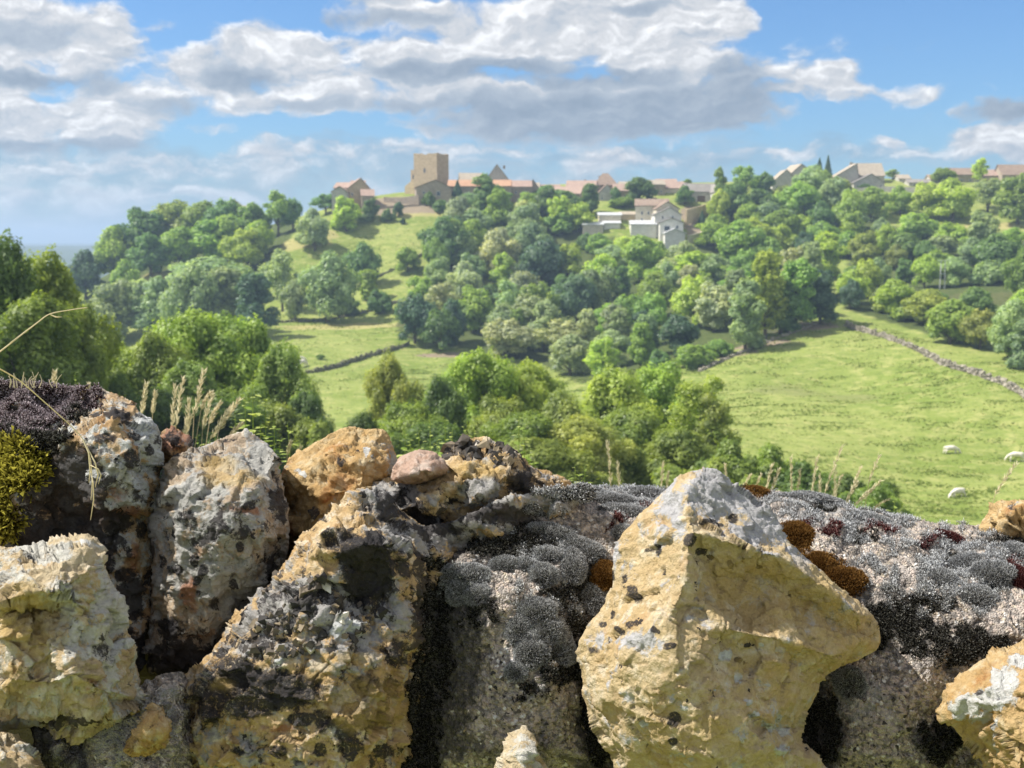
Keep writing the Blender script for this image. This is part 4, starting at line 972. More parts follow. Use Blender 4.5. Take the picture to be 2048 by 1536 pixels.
# --- big mossy boulder at the left edge
S1, R1 = rock('boulder', [(-160,790),(-80,772),(0,766),(100,775),(180,786),(235,788),(262,800),(275,822),(305,840),(322,862),(327,900),(320,960),(307,1010),(300,1060),(306,1120),(300,1180),(297,1250),(287,1330),(250,1365),(150,1330),(0,1260),(-160,1200)],
    [(0,800,-90),(100,810,-80),(180,815,-60),(60,870,-10),(160,870,10),(230,840,10),(290,880,5),(250,930,28),(180,900,18),(110,960,-12),(150,1000,-10),(60,960,18),(20,1040,12),(200,1000,22),(285,1000,10),(200,1015,18),(285,1018,6),(190,1030,-22),(285,1032,-22),(120,1060,-30),(210,1080,-4),(270,1080,-10),(230,1180,-2),(260,1260,-10),(100,1150,-25)],
    1.36, M_ST['lichen'], edge_near=lambda a, b: -95 if b < 830 and a < 260 else -35, rim=30, thick=190, seed=1, soft=2, facet=1.0, step=2.6,
    masks=dict(m_dark=[(130,960,70,60,1.0),(60,930,80,50,.8),(180,1040,70,26,.9),(120,1080,90,50,.95),(40,870,70,40,.7),(265,1190,25,40,.6),(240,830,20,14,.6),(260,1330,40,60,1.1)],  # dark tone also paints shade at the overhang and in the lower gap
               m_black=[(262,918,13,18),(238,832,14,10),(210,880,22,10),(225,1060,12,22),(250,1150,20,14),(285,1060,10,18),(212,1130,16,20),(270,870,14,8),(300,900,8,10)],
               m_white=[(285,850,18,22,.7),(300,872,14,18,.6),(190,950,20,16,.5),(270,960,22,12,.5)], m_grey=[(230,960,80,50,.35),(290,880,40,40,.4)], m_rust=[(235,1026,60,12,.9),(225,990,40,20,.5),(270,1120,20,40,.6)]))
tag(S1, 'large dark boulder topped with purple grey moss at the left end of the wall', 'stone', 'stones of the dry stone wall')
S2, _ = rock('stone', [(318,870),(330,855),(350,856),(375,868),(390,886),(384,910),(360,925),(330,940),(312,930)], [(345,885,10),(360,890,8),(335,915,5)], 1.52, M_ST['lichen'], seed=2, rim=20, thick=90, masks=dict(m_rust=[(350,880,40,30,.7)], m_black=[(345,878,14,9)]))
tag(S2, 'small rust brown stone tucked behind between the mossy boulder and the grey stone', 'stone', 'stones of the dry stone wall')
S3, R3 = rock('stone', [(330,925),(372,902),(420,888),(470,872),(495,868),(530,885),(555,915),(566,950),(574,1010),(580,1060),(572,1120),(542,1180),(480,1240),(440,1300),(400,1350),(330,1362),(293,1345),(298,1260),(304,1180),(309,1100),(303,1050),(316,975)],
    [(420,915,-25),(490,890,-45),(380,940,0),(470,940,0),(530,950,-10),(340,985,20),(420,990,32),(500,985,28),(550,1000,5),(360,1060,34),(450,1060,45),(530,1060,26),(350,1160,22),(430,1150,36),(500,1130,28),(350,1270,6),(410,1240,20),(555,1060,0),(330,1330,-10)],
    1.36, M_ST['grey'], edge_near=lambda a, b: -75 if b < 900 else -30, rim=30, thick=170, seed=3, soft=3, step=2.6, facet=.8,
    masks=dict(m_black=[(326,1122,10,12),(353,1140,11,12),(388,1122,9,12),(407,1140,9,11),(396,1160,7,8),(481,1095,8,9),(398,1184,6,6),(428,1205,9,12),(420,915,16,12,.8),(335,1250,22,12),(465,1165,9,6),(500,1010,12,8),(410,955,14,7)],
               m_grey=[(430,1040,110,60,.35),(360,1000,22,16,.9),(440,1160,80,50,.4),(470,930,40,14,.6),(520,920,25,30,.6),(480,1200,70,60,.45)], m_dark=[(440,1060,90,40,.35),(370,1320,70,40,.9),(560,1000,14,40,.6),(540,1120,30,40,.4),(340,1270,40,30,.5)],
               m_ochre=[(460,960,70,18,.8),(430,930,50,20,.8)], m_rust=[(490,1020,60,12,.6),(380,1185,20,40,.7)]))
tag(S3, 'tall grey stone with black lichen dots right of the mossy boulder', 'stone', 'stones of the dry stone wall')
S4, R4 = rock('stone', [(557,960),(578,925),(605,898),(640,880),(666,862),(700,848),(732,858),(766,855),(780,870),(792,905),(796,940),(790,990),(760,1040),(700,1080),(640,1100),(590,1150),(570,1110),(563,1020)],
    [(600,960,20),(640,900,-10),(700,880,-20),(750,885,-15),(680,930,22),(740,920,15),(770,930,-5),(640,990,30),(720,980,30),(600,1050,20),(690,1040,20)],
    1.48, M_ST['ochre'], edge_near=-38, rim=26, thick=170, seed=4, step=2.6, facet=1.0,
    masks=dict(m_black=[(626,1023,12,9),(683,925,8,5)], m_white=[(607,952,8,6,.9),(733,903,7,7,.9)], m_grey=[(780,930,14,50,.7),(745,915,12,14,.5)], m_rust=[(650,1000,16,10,.7),(590,1060,15,25,.4)]))
tag(S4, 'plain orange ochre block standing between the grey stone and the flinty top stone', 'stone', 'stones of the dry stone wall')
# --- layered stone with flint crust on top
S6, R6 = rock('stone', [(725,985),(745,960),(790,956),(850,955),(880,915),(900,888),(930,880),(965,872),(1000,885),(1025,915),(1060,932),(1100,940),(1140,968),(1150,995),(1090,1030),(960,1075),(830,1090),(760,1050)],
    [(780,975,-5),(860,965,-5),(920,905,-30),(965,892,-30),(1000,910,-20),(930,950,10),(1020,950,5),(860,1000,25),(960,995,22),(1060,975,0),(800,1020,15),(900,1030,5)],
    1.43, M_ST['spotted'], edge_near=-40, rim=24, thick=160, seed=6, step=2.6, facet=1.2,
    masks=dict(m_black=[(850,1030,30,14),(1040,965,20,14,.9),(800,1000,22,12,.9),(900,1005,18,8,.7)], m_grey=[(800,990,50,30,.6),(980,975,40,14,.7),(760,985,30,30,.6)], m_dark=[(1045,965,40,25,.6),(930,895,40,16,.6),(830,1025,50,16,.7),(740,1000,30,20,.5)], m_rust=[(960,900,40,20,.5)], m_ochre=[(960,945,60,20,.7)]),
    flint=[(930,905,50,28,1.),(985,905,40,30,.8)])
tag(S6, 'broad tan stone with a crust of dark flint chips on its peak at top centre', 'stone', 'stones of the dry stone wall')
S5, _ = rock('stone', [(780,962),(786,935),(800,912),(830,898),(868,903),(890,920),(896,945),(870,960),(825,968)], [(830,920,5),(860,925,5),(820,945,15),(860,945,15)], 1.395, M_ST['pink'], seed=5, rim=26, thick=60, facet=.5, edge_near=-20)
tag(S5, 'small smooth pinkish stone lying beside the flint crusted peak', 'stone', 'stones of the dry stone wall')
# --- great spotted boulder, lower centre left
S7, R7 = rock('boulder', [(575,1125),(600,1075),(650,1035),(695,998),(728,972),(770,985),(810,1025),(850,1052),(905,1045),(985,1005),(1080,980),(1150,972),(1190,985),(1130,1030),(1050,1068),(980,1092),(905,1108),(872,1135),(868,1190),(862,1280),(850,1360),(835,1440),(830,1590),(600,1640),(400,1590),(372,1530),(330,1482),(362,1440),(366,1360),(422,1300),(472,1232),(535,1175)],
    [(700,1020,-25),(770,1010,-45),(650,1060,0),(720,1060,5),(820,1065,-62),(950,1045,-118),(1080,1010,-160),(1160,990,-172),(620,1110,18),(690,1105,30),(730,1085,34),(770,1090,22),(740,1150,2),(720,1200,-2),(700,1130,14),(850,1110,-52),(990,1070,-125),
     (600,1200,30),(520,1240,22),(680,1260,40),(800,1200,2),(840,1280,-22),(450,1330,30),(560,1330,50),(680,1340,58),(780,1330,34),(400,1420,22),(480,1430,48),(600,1440,62),(740,1440,58),(400,1510,25),(520,1540,50),(700,1560,60),(390,1380,10)],
    1.26, M_ST['spotted'], edge_near=lambda a, b: (-78 - max(0, a - 740) * .24 - (25 if b > 1035 and a > 860 else 0)) if b < 1112 and a > 740 else -98 if a > 810 else (-50 if b < 1020 else -30), rim=34, thick=220, relief=1.05, seed=7, step=2.6, facet=1.0, amp=4,
    masks=dict(m_black=[(660,1082,11,13),(697,1080,26,14),(735,1120,52,40,1.2),(735,1170,38,45,1.2),(640,1040,14,6),(700,1055,8,6),(790,1305,24,25),(735,1372,24,20),(778,1372,14,20),(735,1437,32,20),(690,1463,20,22),(700,1495,22,18),(640,1500,13,14),(650,1440,24,20),(765,1498,20,14),(575,1375,70,26,1.15),(500,1390,60,40,1.15),(430,1400,40,40,1.1),(440,1305,12,10),(470,1340,40,26,.9),(700,1515,14,10),(560,1500,16,10),(480,1500,14,9),(600,1440,26,14),(880,1010,20,6,.7)],
               m_dark=[(735,1140,44,56,1.2),(860,1060,60,16,.7),(1000,1030,80,16,.6),(780,1020,40,20,.6),(520,1290,50,20,.45),(620,1190,70,24,.4),(560,1240,40,24,.35),(520,1350,70,26,.5),(840,1170,30,60,.5),(800,1130,30,30,.35),(850,1250,30,60,.8),(840,1400,20,90,.5),(560,1400,60,30,.6)],
               m_grey=[(680,1210,120,50,.55),(850,1070,90,26,.9),(980,1030,110,26,.8),(1100,1000,60,20,.7),(770,1010,40,26,.6),(570,1220,60,50,.6),(600,1300,100,30,.4),(700,1260,90,30,.4)],
               m_white=[(690,1262,30,20,.9),(632,1330,22,16,.8),(655,1175,16,9,.6),(760,1200,14,20,.4),(565,1325,10,8,.6)], m_ochre=[(740,1410,110,60,.8),(640,1340,40,30,.7),(440,1370,40,20,.6),(390,1330,30,16,.6),(700,1320,50,20,.7)], m_rust=[(560,1460,80,20,.5),(480,1450,30,40,.4)]),
    flint=[(600,1190,80,34,.9),(570,1250,70,36,.9),(690,1240,80,30,.7),(540,1310,60,22,.5),(790,1220,50,30,.4)])
tag(S7, 'great sloping boulder with big round black lichen spots at lower centre left', 'stone', 'stones of the dry stone wall')
# --- pale eroded stone, lower left
S8, R8 = rock('stone', [(-120,1100),(0,1094),(60,1092),(115,1084),(150,1076),(178,1070),(203,1098),(217,1150),(247,1205),(242,1250),(268,1305),(285,1392),(252,1440),(205,1462),(150,1490),(95,1452),(0,1462),(-120,1480)],
    [(0,1115,-10),(100,1105,-5),(170,1095,0),(40,1140,26),(120,1130,30),(180,1140,22),(10,1200,38),(60,1185,44),(115,1185,46),(118,1178,48),(60,1215,10),(110,1215,12),(20,1230,22),(160,1210,30),(205,1210,12),(60,1290,28),(120,1280,34),(170,1290,26),(220,1290,8),(20,1360,38),(90,1370,30),(150,1350,44),(130,1400,20),(200,1380,26),(250,1390,0),(170,1440,12),(60,1430,12)],
    1.18, M_ST['rough'], edge_near=-28, rim=22, thick=150, seed=8, soft=0, step=2.6, facet=1.1, rough=1.15, ridges=[(7,8)],
    masks=dict(m_ochre=[(60,1250,70,70,.9),(20,1350,50,60,.6)], m_grey=[(150,1250,60,60,.4),(220,1250,20,80,.6),(80,1110,60,14,.5)], m_dark=[(60,1112,40,8,.5),(215,1300,30,40,.25),(140,1440,60,14,.7)], m_rust=[(120,1150,40,20,.3),(190,1360,40,30,.5)], m_white=[(245,1290,16,12,.7),(150,1090,40,8,.5)]))
tag(S8, 'pale tan eroded stone with a dark hollow in its face at lower left', 'stone', 'stones of the dry stone wall')
S9, _ = rock('stone', [(-120,1480),(-20,1462),(40,1475),(80,1505),(100,1545),(100,1620),(-120,1640)], [(0,1500,15),(50,1530,15),(20,1580,25)], 1.14, M_ST['rough'], seed=9, rim=26, thick=110)
tag(S9, 'tan stone cut off by the bottom left corner of the picture', 'stone', 'stones of the dry stone wall')
S11, _ = rock('stone', [(242,1502),(258,1470),(292,1440),(300,1402),(322,1418),(345,1455),(335,1490),(292,1516),(258,1518)], [(300,1450,18),(320,1460,20),(280,1490,14)], 1.17, M_ST['ochre'], seed=11, rim=16, thick=70, facet=1.2, edge_near=-16)
tag(S11, 'little pointed ochre stone wedged left of the spotted boulder', 'stone', 'stones of the dry stone wall')
# --- pointed yellow stone, the nearest of all
S12, R12 = rock('stone', [(1352,955),(1395,938),(1432,938),(1462,965),(1500,990),(1540,1018),(1556,1050),(1577,1082),(1622,1122),(1682,1180),(1730,1218),(1757,1245),(1764,1275),(1755,1302),(1710,1322),(1662,1345),(1640,1358),(1632,1392),(1605,1440),(1600,1475),(1640,1520),(1690,1590),(1460,1660),(1260,1600),(1215,1500),(1185,1450),(1168,1400),(1160,1330),(1156,1288),(1176,1248),(1216,1200),(1226,1160),(1226,1105),(1250,1062),(1290,1020),(1326,985)],
    [(1372,985,10),(1378,1040,34),(1388,1064,48),(1480,1090,34),(1560,1112,20),(1640,1168,6),(1720,1228,-14),      # 0-6 crest between top and front
     (1376,1100,52),(1372,1165,60),(1395,1190,48),(1330,1248,72),(1250,1288,52),(1240,1312,54),(1212,1390,26),        # 7-13 edge of the left face
     (1440,960,-36),(1500,1020,-32),(1560,1090,-22),(1440,1030,0),                                                     # top grey face
     (1310,1060,8),(1280,1130,2),(1320,1150,30),(1262,1200,14),(1300,1230,48),(1210,1270,4),                        # left face
     (1400,1110,26),(1430,1150,18),(1540,1170,2),(1640,1230,-10),(1720,1280,-26),(1480,1230,18),(1400,1262,64),(1460,1258,62),(1560,1278,44),(1660,1312,16), # right front face, hollow below the crest
     (1480,1305,42),(1600,1340,10),(1350,1330,84),(1300,1400,74),(1250,1410,50),(1450,1370,70),(1400,1440,84),(1530,1390,44),(1580,1400,22),(1330,1490,64),(1270,1480,40),(1430,1520,78),(1560,1500,42),(1500,1460,66)],
    1.20, M_ST['yellow'], edge_near=lambda a, b: -56 if b < 1250 and a > 1440 else -40, rim=14, thick=200, relief=1.12, seed=12, step=2.4, facet=.55, rough=.75, strata=.6, soft=0, amp=2.5,
    ridges=[(0,1),(1,2),(2,3),(3,4),(4,5),(5,6),(2,7),(7,8),(8,10),(10,11),(11,12),(12,13),(10,30),(30,31),(31,32),(32,33)],
    masks=dict(m_black=[(1380,1080,11,13),(1405,1105,11,6),(1462,1130,6,6),(1520,1137,6,5),(1316,1100,6,11),(1330,1146,4,5),(1347,1440,12,10),(1348,1480,10,8),(1339,1292,9,6),(1310,1260,5,5),(1318,1263,4,4),(1480,1320,7,6),(1270,1187,9,15,.9),(1250,1160,7,11,.9),(1203,1247,7,6),(1222,1228,6,8),(1240,1262,8,8,.8),(1262,1250,10,6,.8),(1185,1300,9,7,.7),(1466,1037,9,7),(1425,1045,24,5,.9),(1225,1150,7,12,.8),(1297,1100,10,6,.5)],
               m_white=[(1456,1310,14,12,.8),(1480,1352,12,14,.7),(1368,1418,9,7,.7),(1290,1447,10,9,.7),(1540,1450,12,14,.7),(1566,1465,10,9,.7),(1565,1505,16,14,.8),(1495,1405,8,8,.6),(1524,1292,8,5,.6),(1560,1300,12,7,.6),(1430,1380,6,5,.6),(1508,1428,9,8,.6)],
               m_grey=[(1440,985,70,50,.8),(1520,1045,60,50,.8),(1600,1120,40,30,.6),(1345,1010,26,44,.55),(1250,1110,24,50,.4),(1590,1130,40,20,.5),(1230,1280,50,16,.4),(1540,1440,40,40,.2)], m_ochre=[(1520,1330,60,22,1.),(1700,1270,80,50,.9),(1340,1200,40,40,.35),(1600,1300,70,20,.8),(1560,1390,40,30,.7),(1560,1190,150,80,.8),(1440,1170,60,80,.7),(1420,1450,80,60,.55),(1300,1400,50,40,.4)]))  # ochre on the right front face also paints its shade below the crest
tag(S12, 'large pointed yellow stone with a grey top, tallest of the right half', 'stone', 'stones of the dry stone wall')
S13, R13 = rock('stone', [(1887,1397),(1905,1366),(1958,1322),(1992,1304),(2050,1276),(2130,1240),(2200,1300),(2200,1640),(2010,1640),(1985,1560),(1960,1510),(1920,1470),(1892,1442)],
    [(1960,1370,18),(2020,1330,14),(2100,1300,10),(1920,1400,6),(1990,1410,34),(2060,1380,40),(2010,1450,38),(2080,1480,50),(2040,1540,44),(2150,1450,40)], 1.17, M_ST['ochre'], edge_near=-26, rim=28, thick=150, seed=13, step=2.6, facet=.8,
    masks=dict(m_white=[(1980,1400,50,22,1.),(1930,1415,26,16,.9),(2010,1365,30,26,.9),(2040,1330,22,16,.8),(1960,1440,24,12,.8),(1995,1470,8,50,.5)], m_black=[(1955,1385,9,7,.8)], m_rust=[(1945,1405,14,10,.8)]))
tag(S13, 'orange stone splashed with white lichen at the right edge of the picture', 'stone', 'stones of the dry stone wall')
S14, _ = rock('stone', [(1955,1052),(1968,1030),(1985,1006),(2002,996),(2028,1008),(2052,996),(2090,985),(2150,1010),(2150,1080),(2050,1090),(1970,1080)], [(2000,1020,5),(2035,1030,15),(2080,1020,5),(2010,1060,12),(2080,1050,14)], 1.56, M_ST['ochre'], seed=14, rim=18, thick=90, facet=1.4, edge_near=-25, masks=dict(m_dark=[(2025,1020,14,10,.7)]))
tag(S14, 'tan stone on top of the wall at the far right edge', 'stone', 'stones of the dry stone wall')
S15, _ = rock('stone', [(980,1600),(990,1532),(1018,1492),(1046,1462),(1072,1498),(1100,1545),(1118,1610)], [(1045,1490,10),(1050,1540,22),(1020,1550,16)], 1.20, M_ST['rough'], seed=15, rim=18, thick=70, facet=1.0, edge_near=-18)
tag(S15, 'small pale pointed stone poking up at the bottom between boulder and yellow stone', 'stone', 'stones of the dry stone wall')

# --- mortar bed with gravel, behind and between the stones
m_mortar, t = material('gravelly_mortar')
pos = t.n('ShaderNodeTexCoord').outputs['Object']
n1 = t.noise(pos, 9, 5, .6); n2 = t.noise(pos, 70, 6, .65); n3 = t.noise(pos, 420, 4, .6)
pb = t.attr('m_peb'); gp = t.attr('m_gap')
cr = t.n('ShaderNodeValToRGB', {0: pb})
for e_, (p_, c_) in zip((cr.color_ramp.elements[0], cr.color_ramp.elements[1], cr.color_ramp.elements.new(.3), cr.color_ramp.elements.new(.55), cr.color_ramp.elements.new(.8)),
                        ((0, (.22, .20, .18, 1)), (1, (.76, .73, .66, 1)), (.3, (.40, .35, .30, 1)), (.55, (.54, .43, .36, 1)), (.8, (.48, .40, .27, 1)))): e_.position = p_; e_.color = c_
c = t.mix(t.ss(gp, .1, .9), cr.outputs[0], (.15, .135, .125))
v2 = t.sep(t.vor(pos, 420, 'Color'))
c = t.mix(.35, c, t.mix(v2[0], (.10, .09, .085), (.62, .56, .50)))
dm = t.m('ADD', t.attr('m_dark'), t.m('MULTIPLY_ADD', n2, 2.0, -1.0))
pt = t.noise(pos, 24, 6, .65, .5)
c = t.mix(t.m('MULTIPLY', t.ss(pt, .50, .62), .8), c, t.mix(n3, (.030, .028, .027), (.16, .15, .14)))
c = t.mix(t.m('MULTIPLY', t.ss(t.noise(pos, 31, 6, .65, .5), .56, .66), .6), c, t.mix(n3, (.42, .36, .32), (.66, .60, .55)))
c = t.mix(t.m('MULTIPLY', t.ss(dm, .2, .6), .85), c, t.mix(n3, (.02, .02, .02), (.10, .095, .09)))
gm = t.m('ADD', t.attr('m_grey'), t.m('MULTIPLY_ADD', n2, 1.8, -.9))
c = t.mix(t.m('MULTIPLY', t.ss(gm, .25, .6), .6), c, t.mix(n3, (.20, .20, .20), (.50, .50, .50)))
finish(t, c, .95, t.bump(t.m('ADD', t.m('MULTIPLY', t.noise(pos, 260, 5, .6), 1.0), t.m('MULTIPLY', t.vor(pos, 420), -.8)), 1.0, .0035), .15)

WALL = empty('stone_wall', (0, 1.5, -1.3))
tag(WALL, 'core of the foreground wall, gravelly mortar grown over with black and silver moss', 'wall')
def mtop(a, b): return -330 if b < 1070 else -60
MB, RM = rock('mortar_bed', [(820,1080),(900,1040),(980,1005),(1080,985),(1150,978),(1230,976),(1330,978),(1400,985),(1490,978),(1560,984),(1640,996),(1700,1012),(1760,1032),(1850,1043),(1920,1050),(1990,1052),(2100,1048),(2240,1040),(2240,1640),(760,1640),(790,1300)],
    [(1000,1020,-150),(1230,1000,-230),(1330,1000,-250),(1480,1000,-250),(1600,1015,-235),(1700,1035,-225),(1850,1062,-215),(2000,1070,-210),(2150,1065,-210),
     (1050,1040,-110),(1060,1075,-85),(1000,1065,-75),(1140,1010,-125),(1200,1040,-130),(1330,1060,-150),(1500,1060,-150),(1650,1080,-140),(1800,1100,-135),(2000,1110,-130),(2150,1110,-130),
     (900,1130,-40),(1000,1110,-56),(1150,1110,-80),(1300,1150,-80),(1600,1150,-90),(1750,1180,-80),(1900,1190,-72),(2100,1190,-70),
     (880,1250,-28),(960,1200,-6),(1080,1180,-18),(1170,1200,-50),(1650,1280,-60),(1800,1290,-48),(1900,1290,-38),(2000,1260,-36),(2150,1260,-40),
     (880,1400,-12),(1000,1350,22),(1100,1350,26),(1180,1420,-22),(1700,1390,-14),(1620,1400,-30),(1800,1400,0),(1880,1430,-20),(2000,1400,-10),(900,1520,0),(1020,1480,34),(1150,1500,14),(1700,1500,8),(1800,1520,14),(1640,1500,-14),(1930,1540,-10),(2150,1500,0)],
    1.33, m_mortar, edge_near=lambda a, b: -300 if b < 1075 else -40, rim=14, thick=240, seed=20, step=2.4, facet=.35, rough=1.3, soft=5, amp=3, pebble=4.4, parent=WALL,
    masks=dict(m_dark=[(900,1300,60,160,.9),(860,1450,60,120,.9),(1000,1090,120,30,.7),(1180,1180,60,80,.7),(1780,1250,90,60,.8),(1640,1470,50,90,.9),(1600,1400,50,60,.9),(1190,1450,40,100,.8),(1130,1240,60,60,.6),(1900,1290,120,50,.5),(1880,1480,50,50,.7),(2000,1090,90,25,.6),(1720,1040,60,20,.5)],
               m_grey=[(1080,1400,120,120,.25),(1720,1390,70,60,.5),(1100,1300,80,60,.4),(1300,1000,160,30,.5),(1650,1040,120,30,.5),(1930,1140,100,40,.5)]))
# grey mortar lumps at the bottom left
ML, RL = rock('mortar_bed', [(60,1440),(95,1440),(130,1460),(160,1470),(230,1410),(280,1375),(330,1345),(372,1342),(380,1400),(390,1640),(60,1640),(90,1540),(70,1500)],
    [(100,1470,10),(115,1500,14),(200,1460,12),(260,1430,10),(330,1380,0),(250,1520,25),(320,1560,32),(180,1560,20),(350,1450,6)], 1.235, m_mortar, seed=21, rim=16, thick=90, rough=2.0, facet=.5, pebble=3.6, parent=WALL, edge_near=-25,
    masks=dict(m_grey=[(230,1440,140,90,.6),(100,1470,40,40,.8)], m_dark=[(150,1520,40,40,.7),(230,1480,20,40,.4)]))
# rubble core of the wall behind the stones, down to the ground
m_core, t = material('rubble_core')
pos = t.n('ShaderNodeTexCoord').outputs['Object']; n2 = t.noise(pos, 30, 6, .65)
finish(t, t.mix(n2, (.05, .045, .04), (.16, .13, .10)), .95, t.bump(n2, .8, .02))
def slab(x0, x1, y0, y1, ztop, zbot, n, seed):
    gx = np.linspace(x0, x1, n); prof = [(y0, zbot), (y0, ztop - .25), (y0 + .02, ztop - .06), (y0 + .07, ztop), (y1 - .05, ztop), (y1, ztop - .08), (y1, zbot)]
    V = []; 
    for x in gx:
        for yy, zz in prof: V.append((x, yy, zz))
    V = np.array(V); V[:, 1:] += (fbm(V * 9 + seed, 3) * .03)[:, None]
    k = len(prof); Fc = []
    for i in range(n - 1):
        for j in range(k - 1): a = i * k + j; Fc.append((a, a + k, a + k + 1, a + 1))
    Fc.append(tuple(range(k))); Fc.append(tuple((n - 1) * k + j for j in range(k))[::-1])
    return V, Fc
V, Fc = slab(-2.2, .05, 1.47, 1.75, -.40, -1.75, 60, 1); V2, F2 = slab(.02, 2.2, 1.56, 1.80, -.43, -1.75, 60, 4)
V, Fc = merge([(V, Fc), (V2, F2)])
core = link(bpy.data.objects.new('rubble_core', np_mesh('rubble_core', np.array(V) - np.array(WALL.location), Fc, [m_core], smooth=True)), WALL)
# stones that carry the wall on, to the left and right of the frame and below it
rw = random.Random(3)
wallmats = [M_ST['grey'], M_ST['ochre'], M_ST['rough'], M_ST['spotted'], M_ST['lichen']]
def plain(cx, cy, w_, h_, d, sd):
    r_ = random.Random(sd); pts = []
    for k in range(11):
        a = 2 * math.pi * k / 11; e = 2.6
        c_, s2 = math.cos(a), math.sin(a); rad_ = (abs(c_) ** e + abs(s2) ** e) ** (-1 / e) * r_.uniform(.86, 1.08)
        pts.append((cx + w_ / 2 * rad_ * c_, cy + h_ / 2 * rad_ * s2))
    o, _ = rock('stone', pts, [(cx + r_.uniform(-.2, .2) * w_, cy + r_.uniform(-.2, .2) * h_, r_.uniform(20, 45)), (cx - .25 * w_, cy - .2 * h_, r_.uniform(0, 25)), (cx + .22 * w_, cy + .2 * h_, r_.uniform(0, 25))], d, r_.choice(wallmats), seed=sd, rim=40, thick=150, step=6, edge_near=-35)
    tag(o, 'plain tan stone of the wall outside the picture', 'stone', 'stones of the dry stone wall')
for k, (cx, cy, w_, h_) in enumerate([(-330,960,330,380),(-340,1330,380,340),(-700,1000,380,340),(-720,1370,380,360),(2370,1180,300,300),(2400,1480,380,320),(2700,1200,330,330),(2760,1540,360,330)]):
    plain(cx, cy, w_, h_, 1.34, 40 + k)
# ------------------------------------------------------------------ moss
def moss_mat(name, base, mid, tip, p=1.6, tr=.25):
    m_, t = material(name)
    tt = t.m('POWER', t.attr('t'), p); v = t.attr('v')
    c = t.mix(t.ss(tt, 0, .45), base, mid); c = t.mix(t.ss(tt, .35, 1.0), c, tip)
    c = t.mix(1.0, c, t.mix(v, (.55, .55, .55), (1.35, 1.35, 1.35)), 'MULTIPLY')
    df = t.n('ShaderNodeBsdfDiffuse', {'Color': c}); tl = t.n('ShaderNodeBsdfTranslucent', {'Color': c})
    mm = t.n('ShaderNodeMixShader', {0: tr, 1: df.outputs[0], 2: tl.outputs[0]})
    t.t.links.new(mm.outputs[0], t.n('ShaderNodeOutputMaterial').inputs[0])
    return m_
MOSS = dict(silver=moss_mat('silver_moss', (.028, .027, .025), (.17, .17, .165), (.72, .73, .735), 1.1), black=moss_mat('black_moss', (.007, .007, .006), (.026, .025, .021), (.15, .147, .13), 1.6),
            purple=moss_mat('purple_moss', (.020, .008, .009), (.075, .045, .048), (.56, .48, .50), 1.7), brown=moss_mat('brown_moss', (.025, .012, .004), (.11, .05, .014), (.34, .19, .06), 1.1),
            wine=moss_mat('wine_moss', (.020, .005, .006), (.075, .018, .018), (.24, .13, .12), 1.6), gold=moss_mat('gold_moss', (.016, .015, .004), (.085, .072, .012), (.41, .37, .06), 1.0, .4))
def blades(name, base, nrm, ln, wd, rs, mat, parent, stiff=.55, kind=None, up=None):
    n = len(base); d = nrm + rs.normal(size=(n, 3)) * stiff
    if up is not None: d = d + np.array([0, 0, up])
    d /= np.linalg.norm(d, axis=1)[:, None]
    s = np.cross(d, rs.normal(size=(n, 3))); s /= np.linalg.norm(s, axis=1)[:, None] + 1e-9
    L = ln * (.5 + .9 * rs.rand(n))[:, None]; W_ = wd * (.6 + .8 * rs.rand(n))[:, None] / 2
    V = np.stack([base - s * W_ - d * .001, base + s * W_ - d * .001, base + d * L * .6 + s * W_ * .9, base + d * L + s * W_ * .25 + rs.normal(size=(n, 3)) * L * .12, base + d * L - s * W_ * .25 + rs.normal(size=(n, 3)) * L * .05, base + d * L * .6 - s * W_ * .9], 1).reshape(-1, 3)
    i = np.arange(n) * 6
    Q = np.concatenate([np.stack([i, i + 1, i + 2, i + 5], 1), np.stack([i + 5, i + 2, i + 3, i + 4], 1)])
    t_ = np.tile([0, 0, .6, 1, 1, .6], n); v_ = np.repeat(rs.rand(n), 6)
    org = np.array(parent.location)
    me_ = np_mesh(name, V - org, Q, [mat], dict(t=t_, v=v_))
    o = link(bpy.data.objects.new(name, me_), parent)
    if kind: o['kind'] = kind
    return o
def carpet(name, Rk, items, n, ln, wd, mat, parent, seed, thr=.45, hid=True, up=.5, stiff=.6, jitter=.0012, freq=40, amt=.5):
    rs = np.random.RandomState(seed)
    m_ = np.zeros(len(Rk['px']))
    nz = fbm(np.stack([Rk['px'] / freq, Rk['py'] / freq, np.full(len(m_), seed)], 1), 4, .6) * amt * 1.8
    for cx, cy, rx, ry, *s_ in items:
        e = ((Rk['px'] - cx) / rx) ** 2 + ((Rk['py'] - cy) / ry) ** 2
        m_ = np.maximum(m_, (s_[0] if s_ else 1) * np.clip(1.5 - e, 0, 1.1))
    w_ = np.clip((m_ + nz - thr) * 3, 0, 1) * (m_ > .05)
    w_ /= w_.sum()
    k = rs.choice(len(w_), n, p=w_)
    return blades(name, Rk['V'][k] + rs.normal(size=(n, 3)) * jitter, Rk['N'][k] * .9, ln, wd, rs, MOSS[mat], parent, stiff, 'stuff', up)
